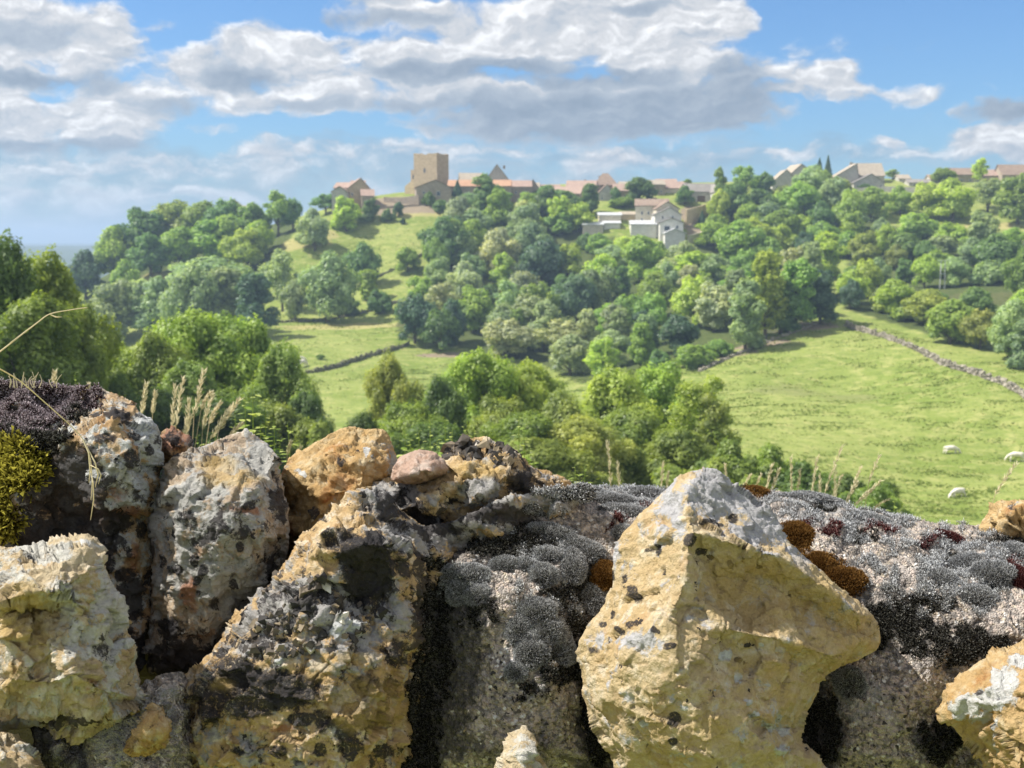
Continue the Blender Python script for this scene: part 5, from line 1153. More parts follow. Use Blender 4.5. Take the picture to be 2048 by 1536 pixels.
def cushion(px, py, rx, ry, kind, seed, Rk=RM, parent=WALL, n=2600, ln=.0032, lift=.36):
    rs = np.random.RandomState(seed); d2 = (Rk['px'] - px) ** 2 + (Rk['py'] - py) ** 2
    k = np.argsort(d2)[:40]; c = Rk['V'][k].mean(0); nn_ = Rk['N'][k].mean(0) + np.array([0, -.25, .55]); nn_ /= np.linalg.norm(nn_)
    dep = c[1]; a = rx * dep / F; b = ry * dep / F * 1.25; h_ = min(a, b) * lift * 2
    tx = np.cross(nn_, [0, 1e-3, 1.]); tx = np.array([1., 0, 0]) - nn_ * nn_[0]; tx /= np.linalg.norm(tx); ty = np.cross(nn_, tx)
    def dome(q):      # q: unit vectors, z up
        lum_ = 1 + .34 * fbm(q * 1.7 + seed, 3) + .10 * fbm(q * 6 + seed, 2)
        return c + (tx[None] * q[:, :1] * a + ty[None] * q[:, 1:2] * b + nn_[None] * (q[:, 2:3] * h_ - .25 * h_)) * lum_[:, None]
    nu, nv = 22, 9; q = []
    for j in range(nv):
        ph = -0.35 + (math.pi / 2 + .35) * j / (nv - 1)
        for i in range(nu): q.append((math.cos(ph) * math.cos(2 * math.pi * i / nu), math.cos(ph) * math.sin(2 * math.pi * i / nu), math.sin(ph)))
    q = np.array(q); V = dome(q); Fc = []
    for j in range(nv - 1):
        for i in range(nu): Fc.append((j * nu + i, j * nu + (i + 1) % nu, (j + 1) * nu + (i + 1) % nu, (j + 1) * nu + i))
    d = rs.normal(size=(n, 3)); d[:, 2] = np.abs(d[:, 2]); d /= np.linalg.norm(d, axis=1)[:, None]
    bp = dome(d); nr = tx[None] * d[:, :1] / a + ty[None] * d[:, 1:2] / b + nn_[None] * d[:, 2:3] / h_; nr /= np.linalg.norm(nr, axis=1)[:, None]
    dd = nr + rs.normal(size=(n, 3)) * .30; dd /= np.linalg.norm(dd, axis=1)[:, None]
    s = np.cross(dd, rs.normal(size=(n, 3))); s /= np.linalg.norm(s, axis=1)[:, None]
    L = ln * (.55 + .8 * rs.rand(n))[:, None]; W_ = .00032
    B = np.stack([bp - s * W_, bp + s * W_, bp + dd * L + s * W_ * .5, bp + dd * L - s * W_ * .5], 1).reshape(-1, 3)
    fi = len(V) + np.arange(4 * n).reshape(n, 4); org = np.array(parent.location)
    me_ = np_mesh('moss_cushion', np.concatenate([V, B]) - org, np.concatenate([np.array(Fc), fi]), [MOSS[kind]], dict(t=np.concatenate([np.zeros(len(V)), np.repeat(.35 + .65 * rs.rand(n) ** .8, 4) * np.tile([.3, .3, 1, 1], n)]), v=np.concatenate([np.full(len(V), .5), np.repeat(rs.rand(n), 4)])))
    return link(bpy.data.objects.new('moss_cushion', me_), parent)
CU = [(1145,1090,34,24,'silver'),(1182,1104,28,22,'silver'),(1143,1135,27,32,'silver'),(1085,1150,30,22,'silver'),(1095,1112,36,18,'silver'),(1215,1005,60,20,'silver'),(1255,1028,60,18,'silver'),(1290,992,50,18,'silver'),(1170,985,46,14,'silver'),
      (1075,1222,38,26,'silver'),(1040,1262,30,24,'silver'),(1100,1258,34,26,'silver'),(1126,1300,30,26,'silver'),(1062,1305,34,26,'silver'),(1034,1345,20,14,'silver'),(945,1150,36,22,'silver'),(918,1185,30,20,'silver'),(955,1188,26,18,'silver'),(900,1150,22,16,'silver'),(1010,1130,30,14,'silver'),(1050,1130,26,14,'silver'),(1105,1065,50,16,'silver'),
      (1925,1135,54,30,'silver'),(1885,1165,36,22,'silver'),(1985,1152,46,26,'silver'),(1640,1002,56,14,'silver'),(1735,1038,50,13,'silver'),(1955,1195,44,22,'silver'),(2032,1110,30,26,'silver'),(1700,1365,32,28,'silver'),(1600,1000,36,12,'silver'),
      (1597,1080,42,36,'brown'),(1640,1128,28,22,'brown'),(1684,1158,48,24,'brown'),(1512,988,26,12,'brown'),(1895,1082,40,18,'wine'),(2038,1152,20,28,'wine'),(1205,1150,24,28,'brown'),(1250,1070,26,18,'silver'),(1190,1195,26,24,'silver')]
for i, (a, b, c_, d_, kd) in enumerate(CU):
    o = cushion(a, b, c_, d_, kd, 300 + i, n=int(3600 + c_ * d_ * 4.4))
    tag(o, {'silver': 'round cushion of silver grey moss', 'brown': 'round cushion of rusty brown moss', 'wine': 'dark wine red tuft of moss'}[kd])
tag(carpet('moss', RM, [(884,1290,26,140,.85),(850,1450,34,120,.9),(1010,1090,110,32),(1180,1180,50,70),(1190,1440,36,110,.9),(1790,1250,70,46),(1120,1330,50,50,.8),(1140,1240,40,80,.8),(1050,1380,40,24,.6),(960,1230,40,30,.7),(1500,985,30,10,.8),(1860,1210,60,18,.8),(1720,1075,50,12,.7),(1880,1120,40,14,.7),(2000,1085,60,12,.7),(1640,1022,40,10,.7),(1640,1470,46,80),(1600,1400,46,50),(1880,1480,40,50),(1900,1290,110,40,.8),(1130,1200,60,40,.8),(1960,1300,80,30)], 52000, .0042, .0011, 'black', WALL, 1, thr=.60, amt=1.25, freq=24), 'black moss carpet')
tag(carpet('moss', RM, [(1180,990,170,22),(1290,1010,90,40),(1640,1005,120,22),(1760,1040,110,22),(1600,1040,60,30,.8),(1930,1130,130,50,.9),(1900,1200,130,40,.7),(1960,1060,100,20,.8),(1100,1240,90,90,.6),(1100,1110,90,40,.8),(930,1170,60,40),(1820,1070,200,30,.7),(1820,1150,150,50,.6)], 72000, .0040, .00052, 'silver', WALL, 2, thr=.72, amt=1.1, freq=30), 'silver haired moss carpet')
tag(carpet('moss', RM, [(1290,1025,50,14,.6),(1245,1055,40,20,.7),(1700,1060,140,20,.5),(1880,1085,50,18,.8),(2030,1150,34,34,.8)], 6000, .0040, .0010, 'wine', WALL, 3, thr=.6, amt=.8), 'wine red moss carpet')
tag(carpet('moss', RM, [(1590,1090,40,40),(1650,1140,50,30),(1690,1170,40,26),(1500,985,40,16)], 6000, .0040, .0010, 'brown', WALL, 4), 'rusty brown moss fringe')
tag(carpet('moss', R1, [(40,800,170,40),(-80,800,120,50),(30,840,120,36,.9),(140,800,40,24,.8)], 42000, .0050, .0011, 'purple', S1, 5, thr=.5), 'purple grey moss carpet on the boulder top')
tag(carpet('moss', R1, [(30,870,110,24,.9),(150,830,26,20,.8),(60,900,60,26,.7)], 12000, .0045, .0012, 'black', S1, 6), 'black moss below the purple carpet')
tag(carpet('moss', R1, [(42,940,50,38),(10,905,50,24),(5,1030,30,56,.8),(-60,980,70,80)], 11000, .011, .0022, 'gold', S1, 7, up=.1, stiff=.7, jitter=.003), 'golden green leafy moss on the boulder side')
tag(carpet('moss', R7, [(1170,985,60,16,.8),(1100,1050,80,18,.8),(868,1140,26,30,.9),(980,1085,60,12,.8),(862,1240,22,80,.9),(850,1340,26,80,.9),(835,1450,28,90,.9),(825,1560,34,60)], 16000, .0040, .0010, 'black', S7, 8, thr=.6), 'black moss at the boulder edge')
# loose flint chips bedded in the two crusted stones
m_flint, t = material('flint'); oi = t.n('ShaderNodeTexCoord').outputs['Object']
v_ = t.attr('v'); n_ = t.noise(oi, 160, 5, .6)
cr = t.n('ShaderNodeValToRGB', {0: v_}); 
for e_, (p_, c_) in zip((cr.color_ramp.elements[0], cr.color_ramp.elements[1], cr.color_ramp.elements.new(.45), cr.color_ramp.elements.new(.8)), ((0, (.045, .043, .042, 1)), (1, (.58, .52, .42, 1)), (.45, (.15, .125, .10, 1)), (.8, (.36, .285, .18, 1)))): e_.position = p_; e_.color = c_
finish(t, t.mix(1.0, cr.outputs[0], t.mix(n_, (.5, .5, .5), (1.4, 1.4, 1.4)), 'MULTIPLY'), .85, t.bump(n_, .5, .002), .12)
def chips(Rk, items, n, parent, seed, s0=.004, s1=.011):
    rnd = random.Random(seed); parts = []; vv = []
    m_ = np.zeros(len(Rk['px']))
    for cx, cy, rx, ry in items: m_ = np.maximum(m_, ((Rk['px'] - cx) / rx) ** 2 + ((Rk['py'] - cy) / ry) ** 2 < 1)
    idx = np.nonzero(m_)[0]; org = np.array(parent.location)
    for _ in range(n):
        k = rnd.choice(list(idx[:1])) if False else int(idx[rnd.randrange(len(idx))]); s = rnd.uniform(s0, s1) * rnd.uniform(.6, 1); p = Rk['V'][k] - org - Rk['N'][k] * s * .35
        rot = Matrix.Rotation(rnd.uniform(0, 6.28), 3, Vector((rnd.gauss(0, 1), rnd.gauss(0, 1), rnd.gauss(0, 1))).normalized())
        raw = [(-1,-.6,-.5),(.9,-.7,-.4),(.7,.8,-.5),(-.8,.6,-.6),(-.5,-.3,.6),(.45,-.5,.5),(.3,.35,.75),(-.3,.4,.45)]
        vs = [rot @ (Vector([c + rnd.uniform(-.25, .25) for c in r_]) * s) + Vector(p) for r_ in raw]
        parts.append((vs, [(0,3,2,1),(4,5,6,7),(0,1,5,4),(1,2,6,5),(2,3,7,6),(3,0,4,7)])); vv += [rnd.random() ** 2.0 * .92] * 8
    V, Fc = merge(parts)
    o = link(bpy.data.objects.new('flint_chips', np_mesh('flint_chips', [tuple(v) for v in V], Fc, [m_flint], dict(v=vv))), parent); o['kind'] = 'stuff'
    return o
chips(R6, [(930,900,44,24),(975,895,30,18),(1000,920,22,24),(900,915,26,20)], 120, S6, 1)
chips(R7, [(600,1185,80,40),(560,1240,80,40),(690,1230,90,40),(530,1300,70,26),(640,1280,90,30)], 170, S7, 2, .003, .009)
chips(RM, [(1060,1400,160,140),(1730,1440,90,120),(1100,1200,90,90),(1800,1120,220,60)], 420, WALL, 3, .0016, .0042)

# ------------------------------------------------------------------ grasses and weeds behind the wall
m_straw, t = material('dry_straw'); v = t.attr('v')
c = t.mix(v, (.52, .43, .24), (.80, .72, .50)); df = t.n('ShaderNodeBsdfDiffuse', {'Color': c}); tl = t.n('ShaderNodeBsdfTranslucent', {'Color': c})
t.t.links.new(t.n('ShaderNodeMixShader', {0: .4, 1: df.outputs[0], 2: tl.outputs[0]}).outputs[0], t.n('ShaderNodeOutputMaterial').inputs[0])
def curve_pts(p0, p1, bend, n=10):
    p0, p1 = Vector(p0), Vector(p1); out_ = []
    for i in range(n + 1):
        f = i / n; out_.append(p0.lerp(p1, f) + Vector(bend) * (f * f - f) * -1.0)
    return out_
def stalk(root, head0, tip, bend, hw, seed, label, group, dens=70, stemr=.0011):
    """root, head0, tip: world points; the seed head runs from head0 to tip"""
    rs = np.random.RandomState(seed); root, head0, tip = Vector(root), Vector(head0), Vector(tip)
    o = empty('grass_stalk', root); tag(o, label, 'grass stalk', group)
    st = curve_pts(root, head0, bend) ; hd = curve_pts(head0, tip, Vector(bend) * .12, 6)[1:]
    pts = [p - root for p in st + hd]; n = len(pts)
    V, Fc = tube(pts, [stemr * (1 - .6 * i / n) for i in range(n)], 5)
    link(bpy.data.objects.new('stem', np_mesh('stem', [tuple(q) for q in V], Fc, [m_straw], dict(v=[.35] * len(V)))), o)
    hl = [p - root for p in [st[-1]] + hd]; ax = (hl[-1] - hl[0]); L = ax.length; ax.normalize()
    B = []; D_ = []
    for i in range(dens):
        f = (i + rs.rand()) / dens; g_ = f * (len(hl) - 1); j = min(int(g_), len(hl) - 2); c = hl[j].lerp(hl[j + 1], g_ - j)
        wv = hw * math.sin(math.pi * min(1, .12 + f * .9)) ** .7; r_ = Vector(rs.normal(size=3)); r_ = (r_ - ax * r_.dot(ax)).normalized()
        B.append(c + r_ * wv * .35 * rs.rand()); D_.append((ax * 1.0 + r_ * .55).normalized() * (hw * 1.6 + L * .06) * (.6 + .6 * rs.rand()))
    B = np.array([tuple(b) for b in B]); D_ = np.array([tuple(d) for d in D_]); s = np.cross(D_, rs.normal(size=B.shape)); s /= np.linalg.norm(s, axis=1)[:, None]
    w_ = hw * .30
    VV = np.stack([B, B + D_ * .45 + s * w_, B + D_, B + D_ * .45 - s * w_], 1).reshape(-1, 3)
    link(bpy.data.objects.new('seed_head', np_mesh('seed_head', VV, np.arange(4 * len(B)).reshape(-1, 4), [m_straw], dict(v=np.repeat(rs.rand(len(B)) * .6 + .4, 4)))), o)
    return o
def stalk_px(x0, y0, x1, y1, D, seed, hw, label, group, dens=60):
    """head from (x0,y0) up to (x1,y1) in the photo"""
    h0, tp = PY(x0, y0, D), PY(x1, y1, D); rnd = random.Random(seed)
    lean = (tp - h0).normalized(); gx_ = h0.x - lean.x * .35 - rnd.uniform(-.03, .03); gy_ = D - rnd.uniform(-.05, .05)
    stalk((gx_, gy_, gz(gx_, gy_) - .05), h0, tp, (-lean.x * .12, 0, 0), hw, seed, label, group, dens)
LG = [(283,830,293,768,2.7),(305,828,311,785,2.8),(345,860,350,772,2.6),(352,850,366,758,2.5),(372,870,378,800,2.7),(388,832,408,742,2.3),(402,820,420,785,2.5),(418,850,440,806,2.4),(438,860,478,800,2.4),(420,880,465,812,2.5),(365,890,382,830,2.6),(405,860,425,790,2.6),(455,880,483,848,2.5),(107,790,110,745,2.4),(172,800,177,770,2.5),(590,920,601,895,2.9),(575,910,581,885,2.9)]
for i, (a, b, c_, d_, D) in enumerate(LG): stalk_px(a, b, c_, d_, D, 500 + i, .0055, 'dry straw grass stalk with a plump seed head behind the left half of the wall', 'straw grass stalks behind the left half of the wall', 80)
RG = [(1222,970,1215,885,2.6),(1238,985,1236,925,2.7),(1322,975,1327,925,2.7),(1333,985,1336,945,2.7),(1452,960,1450,930,2.8),(1530,990,1545,930,2.5),(1542,990,1558,938,2.5),(1583,985,1582,915,2.6),(1595,990,1600,940,2.6),(1624,990,1636,912,2.5),(1650,985,1683,895,2.4),(1640,1000,1640,950,2.6),(1700,990,1722,935,2.6),(1690,1010,1715,965,2.5),(1738,965,1758,912,2.6),(1725,1000,1762,962,2.5),(1660,1010,1684,950,2.5),(1510,985,1522,950,2.6),(1480,985,1502,950,2.7),(1745,1020,1775,1000,2.5),(1710,1010,1745,978,2.4),(1990,990,2033,928,2.3),(1670,1000,1670,930,2.8)]
for i, (a, b, c_, d_, D) in enumerate(RG): stalk_px(a, b, c_, d_, D, 560 + i, .0038, 'thin pale grass stalk with a feathery seed head behind the right half of the wall', 'pale grass stalks behind the right half of the wall', 60)
# the long dry stem lying over the boulder and the arching one at the left edge
def dry_stem(pts, rad, label, head=None, seed=1):
    P3 = [P(*p) for p in pts]; o_ = P3[0]
    q = []
    for i in range(len(P3) - 1):
        a, b, c_, d_ = P3[max(i - 1, 0)], P3[i], P3[i + 1], P3[min(i + 2, len(P3) - 1)]
        for k in range(6):
            f = k / 6; q.append(.5 * ((2 * b) + (c_ - a) * f + (2 * a - 5 * b + 4 * c_ - d_) * f * f + (3 * b - a - 3 * c_ + d_) * f ** 3))
    q.append(P3[-1]); n = len(q)
    o = empty('grass_stalk', o_); tag(o, label, 'grass stalk')
    V, Fc = tube([p - o_ for p in q], [rad * (1 - .55 * i / n) for i in range(n)], 6)
    link(bpy.data.objects.new('stem', np_mesh('stem', [tuple(v) for v in V], Fc, [m_straw], dict(v=[.85] * len(V)), smooth=True)), o)
    rs = np.random.RandomState(seed)
    for hp in head or ():
        hs = [P(*p) - o_ for p in hp]; V, Fc = tube(hs, [rad * .8 * math.sin(.5 + 2.5 * i / (len(hs) - 1)) + .0002 for i in range(len(hs))], 5)
        link(bpy.data.objects.new('seed_head', np_mesh('seed_head', [tuple(v) for v in V], Fc, [m_straw], dict(v=[.9] * len(V)))), o)
dry_stem([(-40,712,1.05),(-5,735,1.10),(40,762,1.16),(90,805,1.19),(140,850,1.215),(165,878,1.222),(180,915,1.225),(184,960,1.235),(182,1000,1.24)], .0007, 'long dry straw stem draped across the mossy boulder, drooping at its tip',
         [[(165,878,1.22),(177,905,1.216),(180,940,1.217),(178,965,1.22)],[(172,890,1.22),(190,925,1.214),(196,950,1.215),(190,975,1.22)],[(180,930,1.222),(196,938,1.214),(202,950,1.215),(197,968,1.22)],[(178,925,1.222),(186,965,1.216),(187,1000,1.22),(181,1040,1.226)]])
dry_stem([(-30,725,1.18),(0,703,1.2),(40,672,1.21),(75,645,1.22),(100,628,1.23),(140,620,1.24),(174,615,1.25)], .0009, 'thin dry stem arching upward at the left edge in front of the big tree', [[(100,629,1.23),(112,634,1.23),(124,634,1.235)],[(20,686,1.205),(50,664,1.213),(70,648,1.22)]])
rg = random.Random(9)
for i in range(16):
    x = rg.choice([rg.uniform(20, 75), rg.uniform(60, 160)]); y = rg.uniform(742, 756); 
    dry_stem([(x - rg.uniform(-6, 6), 776, 1.44), (x + rg.uniform(-4, 4), 762, 1.44), (x + rg.uniform(-6, 12), y, 1.44)], .0006, 'hair thin dry grass blade sprouting from the moss on the left boulder')
    COL.objects[-1]
for o in list(COL.objects):
    if o.get('label', '').startswith('hair thin'): o['group'] = 'thin grass blades on the mossy boulder'
# leafy weeds
m_weed, t = material('weed_leaf'); oi = t.n('ShaderNodeObjectInfo'); v = t.attr('v')
c = t.mix(v, (.20, .29, .07), (.50, .54, .20)); df = t.n('ShaderNodeBsdfDiffuse', {'Color': c}); tl = t.n('ShaderNodeBsdfTranslucent', {'Color': t.mix(1.0, c, (1.3, 1.3, .7), 'MULTIPLY')})
t.t.links.new(t.n('ShaderNodeMixShader', {0: .45, 1: df.outputs[0], 2: tl.outputs[0]}).outputs[0], t.n('ShaderNodeOutputMaterial').inputs[0])
def weed(px, top, D, spread, seed, label, nl=34, leaf=.027, flower=False):
    rnd = random.Random(seed); tp = PY(px, top, D); zg = gz(tp.x, D); r0 = Vector((tp.x + rnd.uniform(-.05, .05), D, zg)); H = tp.z - zg
    o = empty('weed', r0); tag(o, label, 'weed', 'leafy weeds behind the wall')
    top_ = tp - r0; pts = [Vector((0, 0, -.05)), top_ * .4 + Vector((rnd.uniform(-.02, .02), 0, 0)), top_ * .75 + Vector((rnd.uniform(-.01, .01), 0, 0)), top_]
    V, Fc = tube(pts, [.004, .003, .002, .0008], 6); sm = np_mesh('stem', [tuple(q) for q in V], Fc, [m_weed], dict(v=[.3] * len(V))); link(bpy.data.objects.new('stem', sm), o)
    LV = []; LF = []; at = []
    for i in range(nl):
        f = 1 - .42 * (i / nl) ** 1.1; g_ = f * 3; c = None
        j = min(int(g_), 2); c = pts[j].lerp(pts[j + 1], g_ - j); a = i * 2.4 + rnd.uniform(-.4, .4); L = leaf * (.35 + 1.3 * min(1, (1 - f) * 5)) * rnd.uniform(.7, 1.25)
        d = Vector((math.cos(a), math.sin(a), rnd.uniform(-.1, .6))).normalized(); c = c + d * spread * rnd.uniform(0, .5) * min(1, (1 - f) * 6); s = d.cross(Vector((0, 0, 1))).normalized() * L * .34; u = Vector((0, 0, L * .12))
        b = len(LV); LV += [c, c + d * L * .35 + s - u * .2, c + d * L * .75 + s * .7 - u, c + d * L - u * 2.2, c + d * L * .75 - s * .7 - u, c + d * L * .35 - s - u * .2]
        LF += [(b, b + 1, b + 5), (b + 1, b + 2, b + 4, b + 5), (b + 2, b + 3, b + 4)]; at += [rnd.random()] * 6
    link(bpy.data.objects.new('leaves', np_mesh('leaves', [tuple(q) for q in LV], LF, [m_weed], dict(v=at))), o)
WD = [(505,752,2.9),(490,795,2.8),(530,800,2.9),(548,835,3.0),(575,845,3.1),(470,825,2.7),(150,745,2.9),(560,880,2.8),(810,855,3.1),(838,862,3.2),(860,848,3.0),(890,840,3.1),(905,858,3.2),(928,850,3.1),(948,850,3.2),(820,880,2.9),(875,880,2.9),(1038,835,2.9),(1048,850,3.0),(1058,880,3.0),(1150,930,3.1),(1170,930,3.2),(1140,950,3.0),(430,860,2.8),(395,870,2.7),(1790,1000,3.2),(350,850,2.7),(520,850,2.7)]
for i, (a, b, D) in enumerate(WD):
    near_ = 'left of the orange block' if a < 600 else ('between the orange block and the flint peak' if a < 960 else ('right of the flint peak' if a < 1100 else 'behind the silver moss'))
    weed(a, b, D, .05, 700 + i, f'leafy pale green weed with upright stem {near_}', nl=rg.randint(26, 44))
cw = {}
for o in COL.objects:
    l = o.get('label', '')
    if o.name.startswith('weed') and o.get('category') == 'weed':
        cw[l] = cw.get(l, 0) + 1
        o['group'] = 'leafy weeds ' + l.split('stem ')[-1]

# ------------------------------------------------------------------ pasture grass
m_tuft, t = material('pasture_grass'); v = t.attr('v')
c = t.mix(v, (.155, .235, .038), (.31, .345, .10)); df = t.n('ShaderNodeBsdfDiffuse', {'Color': c}); tl = t.n('ShaderNodeBsdfTranslucent', {'Color': c})
t.t.links.new(t.n('ShaderNodeMixShader', {0: .5, 1: df.outputs[0], 2: tl.outputs[0]}).outputs[0], t.n('ShaderNodeOutputMaterial').inputs[0])
def tufts(n, x0, x1, y0, y1, seed, label):
    rs = np.random.RandomState(seed); x = rs.uniform(x0, x1, n * 3); y = rs.uniform(y0, y1, n * 3)
    den = fbm(np.stack([x / 9, y / 4.5, 0 * x], 1), 4, .6) + .35 * fbm(np.stack([x / 40, y / 30, 0 * x + 9], 1), 2); k = (den + rs.normal(size=len(x)) * .16 > .10)
    x, y, den = x[k][:n], y[k][:n], den[k][:n]; z = height(x, y); qx, qy = proj(x, y, z)
    ok = np.ones(len(x), bool)
    for s_ in np.array_split(np.arange(len(x)), 1): pass
    wv = np.zeros(len(x))
    for poly in ([(830, 660), (960, 440), (1150, 420), (1650, 500), (1655, 640), (1450, 700), (1330, 735), (1080, 735), (940, 705)], [(1690, 630), (1700, 420), (2400, 480), (2400, 780), (1950, 715)]): ok &= ~inpoly(qx, qy, poly)
    x, y, z, den = x[ok], y[ok], z[ok], den[ok]; n = len(x)
    i0 = np.searchsorted(xs, x) - 1; j0 = np.searchsorted(ys, y) - 1; ZZ = Zf.reshape(len(ys), len(xs)); fx = (x - xs[i0]) / (xs[i0 + 1] - xs[i0]); fy = (y - ys[j0]) / (ys[j0 + 1] - ys[j0])
    z = (ZZ[j0, i0] * (1 - fx) + ZZ[j0, i0 + 1] * fx) * (1 - fy) + (ZZ[j0 + 1, i0] * (1 - fx) + ZZ[j0 + 1, i0 + 1] * fx) * fy
    h_ = rs.uniform(.08, .26, n) * np.clip(.7 + den, .5, 1.3); a = rs.rand(n) * 6.28; w_ = rs.uniform(.10, .34, n)
    b = np.stack([x, y, z - .05], 1); s = np.stack([np.cos(a) * w_, np.sin(a) * w_, 0 * w_], 1); l_ = np.stack([rs.normal(size=n) * .12, rs.normal(size=n) * .12, h_], 1)
    V = np.stack([b - s, b + s, b + s * .7 + l_, b - s * .7 + l_ * .85], 1).reshape(-1, 3)
    vv = np.repeat(np.clip(rs.rand(n) * .7 + .25 - den * .3, 0, 1), 4)
    o = link(bpy.data.objects.new('grass', np_mesh('grass', V, np.arange(4 * n).reshape(n, 4), [m_tuft], dict(v=vv)))); tag(o, label, kind='stuff')
tufts(60000, -25, 118, 128, 275, 1, 'tussocky grass of the big right pasture')
tufts(26000, -95, 5, 215, 400, 2, 'short grass of the left meadows')

# ------------------------------------------------------------------ cows
m_cow, t = material('cow_hide'); n_ = t.noise(t.n('ShaderNodeTexCoord').outputs['Object'], 5, 4, .6)
finish(t, t.mix(n_, (.66, .60, .50), (.80, .76, .68)), .85, None, .15)
m_hoof, t = material('hoof'); finish(t, (.08, .06, .05), .6)
def cow_mesh(graze):
    J = {}; E = []; Vv = []; Rr = []
    def add(nm, p, r): J[nm] = len(Vv); Vv.append(p); Rr.append(r)
    def con(*ns):
        for a, b in zip(ns, ns[1:]): E.append((J[a], J[b]))
    add('pelvis', (-.75, 0, 1.12), (.33, .36)); add('loin', (-.35, 0, 1.10), (.36, .40)); add('belly', (.05, 0, 1.06), (.40, .44)); add('chest', (.48, 0, 1.06), (.36, .43)); add('shoulder', (.75, 0, 1.12), (.27, .36))
    add('rump', (-1.02, 0, 1.18), (.22, .24)); add('tail', (-1.16, 0, 1.10), (.045, .045)); add('tail2', (-1.19, 0, .75), (.03, .03)); add('tail3', (-1.18, 0, .48), (.05, .05))
    if graze:
        add('neck', (1.02, 0, .92), (.17, .22)); add('poll', (1.30, 0, .58), (.13, .15)); add('face', (1.42, 0, .34), (.11, .12)); add('muzzle', (1.47, 0, .14), (.085, .09))
    else:
        add('neck', (1.05, 0, 1.26), (.17, .22)); add('poll', (1.35, 0, 1.42), (.13, .15)); add('face', (1.55, 0, 1.28), (.11, .12)); add('muzzle', (1.74, 0, 1.16), (.085, .09))
    con('tail3', 'tail2', 'tail', 'rump', 'pelvis', 'loin', 'belly', 'chest', 'shoulder', 'neck', 'poll', 'face', 'muzzle')
    px_, pz = Vv[J['poll']][0], Vv[J['poll']][2]
    for s in (-1, 1):
        n_ = str(s)
        add('ear' + n_, (px_ - .03, s * .24, pz + .05), (.05, .03)); con('poll', 'ear' + n_)
        off = .10 if s > 0 else -.08
        add('el' + n_, (.66, s * .20, .80), (.15, .15)); add('kn' + n_, (.68 + off, s * .20, .46), (.075, .075)); add('fe' + n_, (.66 + off, s * .20, .16), (.055, .055)); add('fh' + n_, (.69 + off, s * .20, .03), (.065, .065)); con('shoulder', 'el' + n_, 'kn' + n_, 'fe' + n_, 'fh' + n_)
        add('st' + n_, (-.74, s * .22, .80), (.17, .17)); add('ho' + n_, (-.98 - off, s * .20, .50), (.08, .08)); add('pa' + n_, (-.93 - off, s * .20, .17), (.055, .055)); add('hh' + n_, (-.90 - off, s * .20, .03), (.065, .065)); con('pelvis', 'st' + n_, 'ho' + n_, 'pa' + n_, 'hh' + n_)
    me_ = bpy.data.meshes.new('cow'); me_.from_pydata(Vv, E, []); me_.update()
    o = link(bpy.data.objects.new('cow_build', me_)); md = o.modifiers.new('skin', 'SKIN'); md.branch_smoothing = .6
    for i, r_ in enumerate(Rr): me_.skin_vertices[0].data[i].radius = r_
    me_.skin_vertices[0].data[J['pelvis']].use_root = True
    sb = o.modifiers.new('sub', 'SUBSURF'); sb.levels = 2; sb.render_levels = 2
    dg = bpy.context.evaluated_depsgraph_get(); dg.update(); out_ = bpy.data.meshes.new_from_object(o.evaluated_get(dg))
    bpy.data.objects.remove(o); out_.name = 'cow'; out_.materials.clear(); out_.materials.append(m_cow)
    for p in out_.polygons: p.use_smooth = True
    return out_
COWS = {True: cow_mesh(True), False: cow_mesh(False)}
def cow(px, py, wpx, rz, graze, label, group):
    D = hit(px, py); c = PY(px, py, D); o = link(bpy.data.objects.new('cow', COWS[graze])); o.location = (c.x, D, gz(c.x, D) + .05)
    s = max(1.0, wpx * D / F / (2.5 * max(.45, abs(math.cos(R(rz)))))); s = min(s, 1.5); o.scale = (s, s, s); o.rotation_euler = (0, 0, R(rz)); tag(o, label, 'cow', group)
cow(1902, 911, 34, 8, True, 'white cow grazing left of the other, uppermost in the right pasture', 'white cows in the right pasture')
cow(2031, 924, 33, 175, True, 'white cow grazing at the right edge of the picture', 'white cows in the right pasture')
cow(1915, 999, 28, 205, True, 'white cow with lowered head nearest the foreground wall in the right pasture', 'white cows in the right pasture')
cow(565, 735, 20, 200, True, 'white cow at the left end of the far herd', 'white cows in the left meadow')
cow(578, 729, 20, 20, True, 'white cow second from left in the far herd', 'white cows in the left meadow')
cow(588, 723, 18, 170, False, 'white cow standing topmost in the far herd', 'white cows in the left meadow')
cow(601, 725, 18, 10, True, 'white cow at the upper right of the far herd', 'white cows in the left meadow')
cow(605, 735, 14, 60, True, 'white cow lowest at the right of the far herd', 'white cows in the left meadow')
# ------------------------------------------------------------------ haze
m_hz, t = material('haze_air')
pv = t.n('ShaderNodeVolumePrincipled', {'Color': (.56, .75, 1.0, 1), 'Density': .00034, 'Anisotropy': .2})
t.t.links.new(pv.outputs[0], t.n('ShaderNodeOutputMaterial').inputs['Volume'])
V, Fc = box(-9600, 9600, -700, 9950, -130, 75)
hz_o = link(bpy.data.objects.new('haze', np_mesh('haze', V, Fc, [m_hz]))); tag(hz_o, kind='stuff')
tag(carpet('moss', R7, [(1140,985,70,16),(1090,1020,60,16,.7),(1040,1060,50,12,.7)], 7000, .0038, .0007, 'silver', S7, 9, thr=.6, amt=.8), 'silver haired moss on the boulder shoulder')
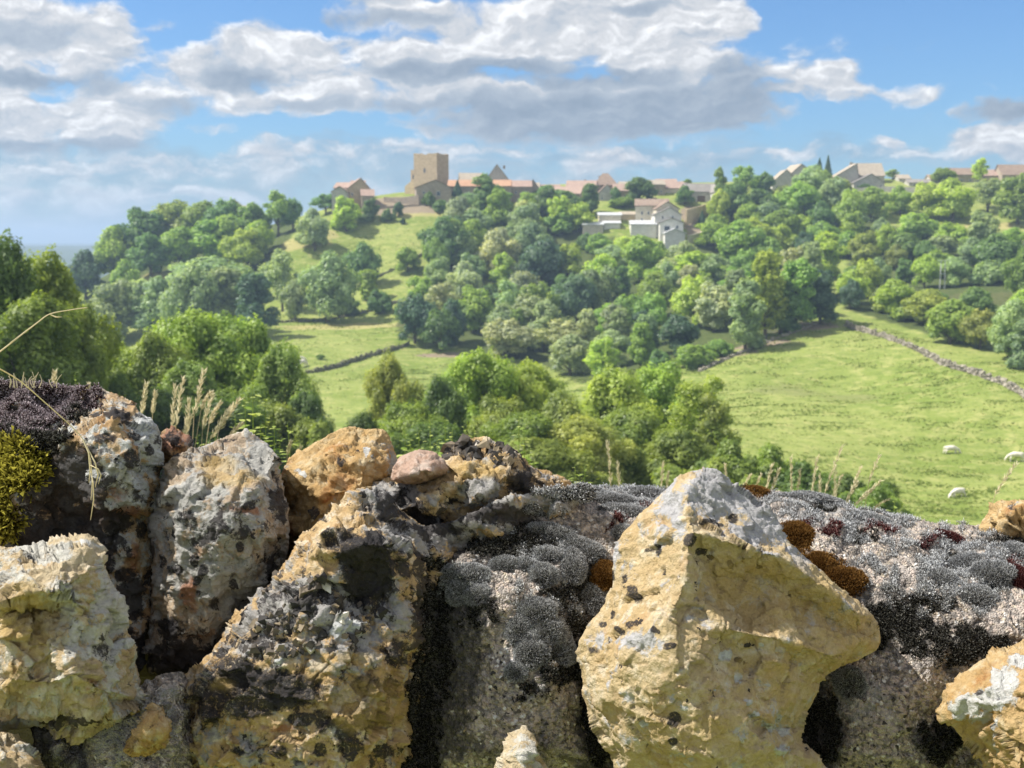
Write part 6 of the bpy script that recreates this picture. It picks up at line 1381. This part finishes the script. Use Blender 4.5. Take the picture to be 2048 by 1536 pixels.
# ------------------------------------------------------------------ every tree gets a label of its own
LM = [('square stone tower', 858, 350), ('white gabled house', 1320, 435), ('long grey-roofed barn', 1420, 385), ('orange-roofed long house', 960, 375), ('stone house cluster left of the tower', 700, 380),
      ('big house with tan roof', 1720, 345), ('twin pale gables', 1590, 350), ('low white sheds', 1215, 447), ('pale power pole', 1885, 550), ('tip of the right-hand pasture', 1660, 640), ('pasture wall on the right', 1880, 720),
      ('white cows on the left meadow', 585, 728), ('hedge across the left meadow', 715, 720), ('sunlit upper meadow', 800, 460), ('middle of the left meadow', 700, 660), ('far blue ridge', 110, 495), ('hilltop wood at the left skyline', 400, 430),
      ('houses at the right edge', 1990, 345), ('village roofs', 1180, 375), ('centre of the valley wood', 1150, 620), ('dry grass clearing on the right', 1970, 600), ('upper right clearing', 1970, 455)]
NLM = [('big orange stone on the wall', 675, 920), ('grey stone on the wall', 440, 950), ('mossy boulder at the left edge', 60, 800), ('pointed yellow stone', 1420, 960), ('flinty stone top', 960, 900), ('silver moss on the wall', 1230, 980), ('right-hand pasture', 1640, 900)]
used = {}
ORD = ['', 'second ', 'third ', 'fourth ', 'fifth ', 'sixth ', 'seventh ', 'eighth ', 'ninth ', 'tenth ', 'eleventh ', 'twelfth ']
rows = []
for o, px, py, colr, sh, hint, D, wid in TREES:
    lms = NLM if hint else LM
    nm, lx, ly = min(lms, key=lambda q: math.hypot(px - q[1], (py - q[2]) * (0.3 if hint else 1)))
    dx_, dy_ = px - lx, py - ly
    if hint: rel = 'behind and left of the' if dx_ < -25 else ('behind and right of the' if dx_ > 25 else 'straight behind the')
    elif abs(dx_) > abs(dy_): rel = 'left of the' if dx_ < 0 else 'right of the'
    else: rel = 'above the' if dy_ < 0 else 'below the'
    kindw = 'shrub' if CAT.get(sh) else 'tree'
    if sh in ('bush',): shp = 'rounded'
    else: shp = SHAPE[sh]
    size = '' if hint else ('small ' if wid < 45 else ('broad ' if wid > 95 else ''))
    rows.append((f'{size}{WORD[colr]} {shp} {kindw}', f'{rel} {nm}', math.hypot(dx_, dy_), o, sh, hint))
rows.sort(key=lambda r_: r_[2])
cnt = {}
for a_, b_, d_, o, sh, hint in rows:
    k = cnt.get((a_, b_), 0); cnt[(a_, b_)] = k + 1
    lb_ = f'{a_} {b_}' if k == 0 else f'{ORD[k]}nearest {a_} {b_}'
    lb_ = lb_.replace('behind and left of the', 'behind, left of').replace('behind and right of the', 'behind, right of') if len(lb_.split()) > 15 else lb_
    if len(lb_.split()) > 16: lb_ = lb_.replace(' on the left meadow', '').replace('tip of the ', '').replace('middle of the ', '').replace(' left of the tower', '')
    o['label'] = lb_
    o['category'] = CAT.get(sh, 'tree')
    o['group'] = ('trees on the near slope behind the wall' if hint else 'trees on the hillside and around the village')
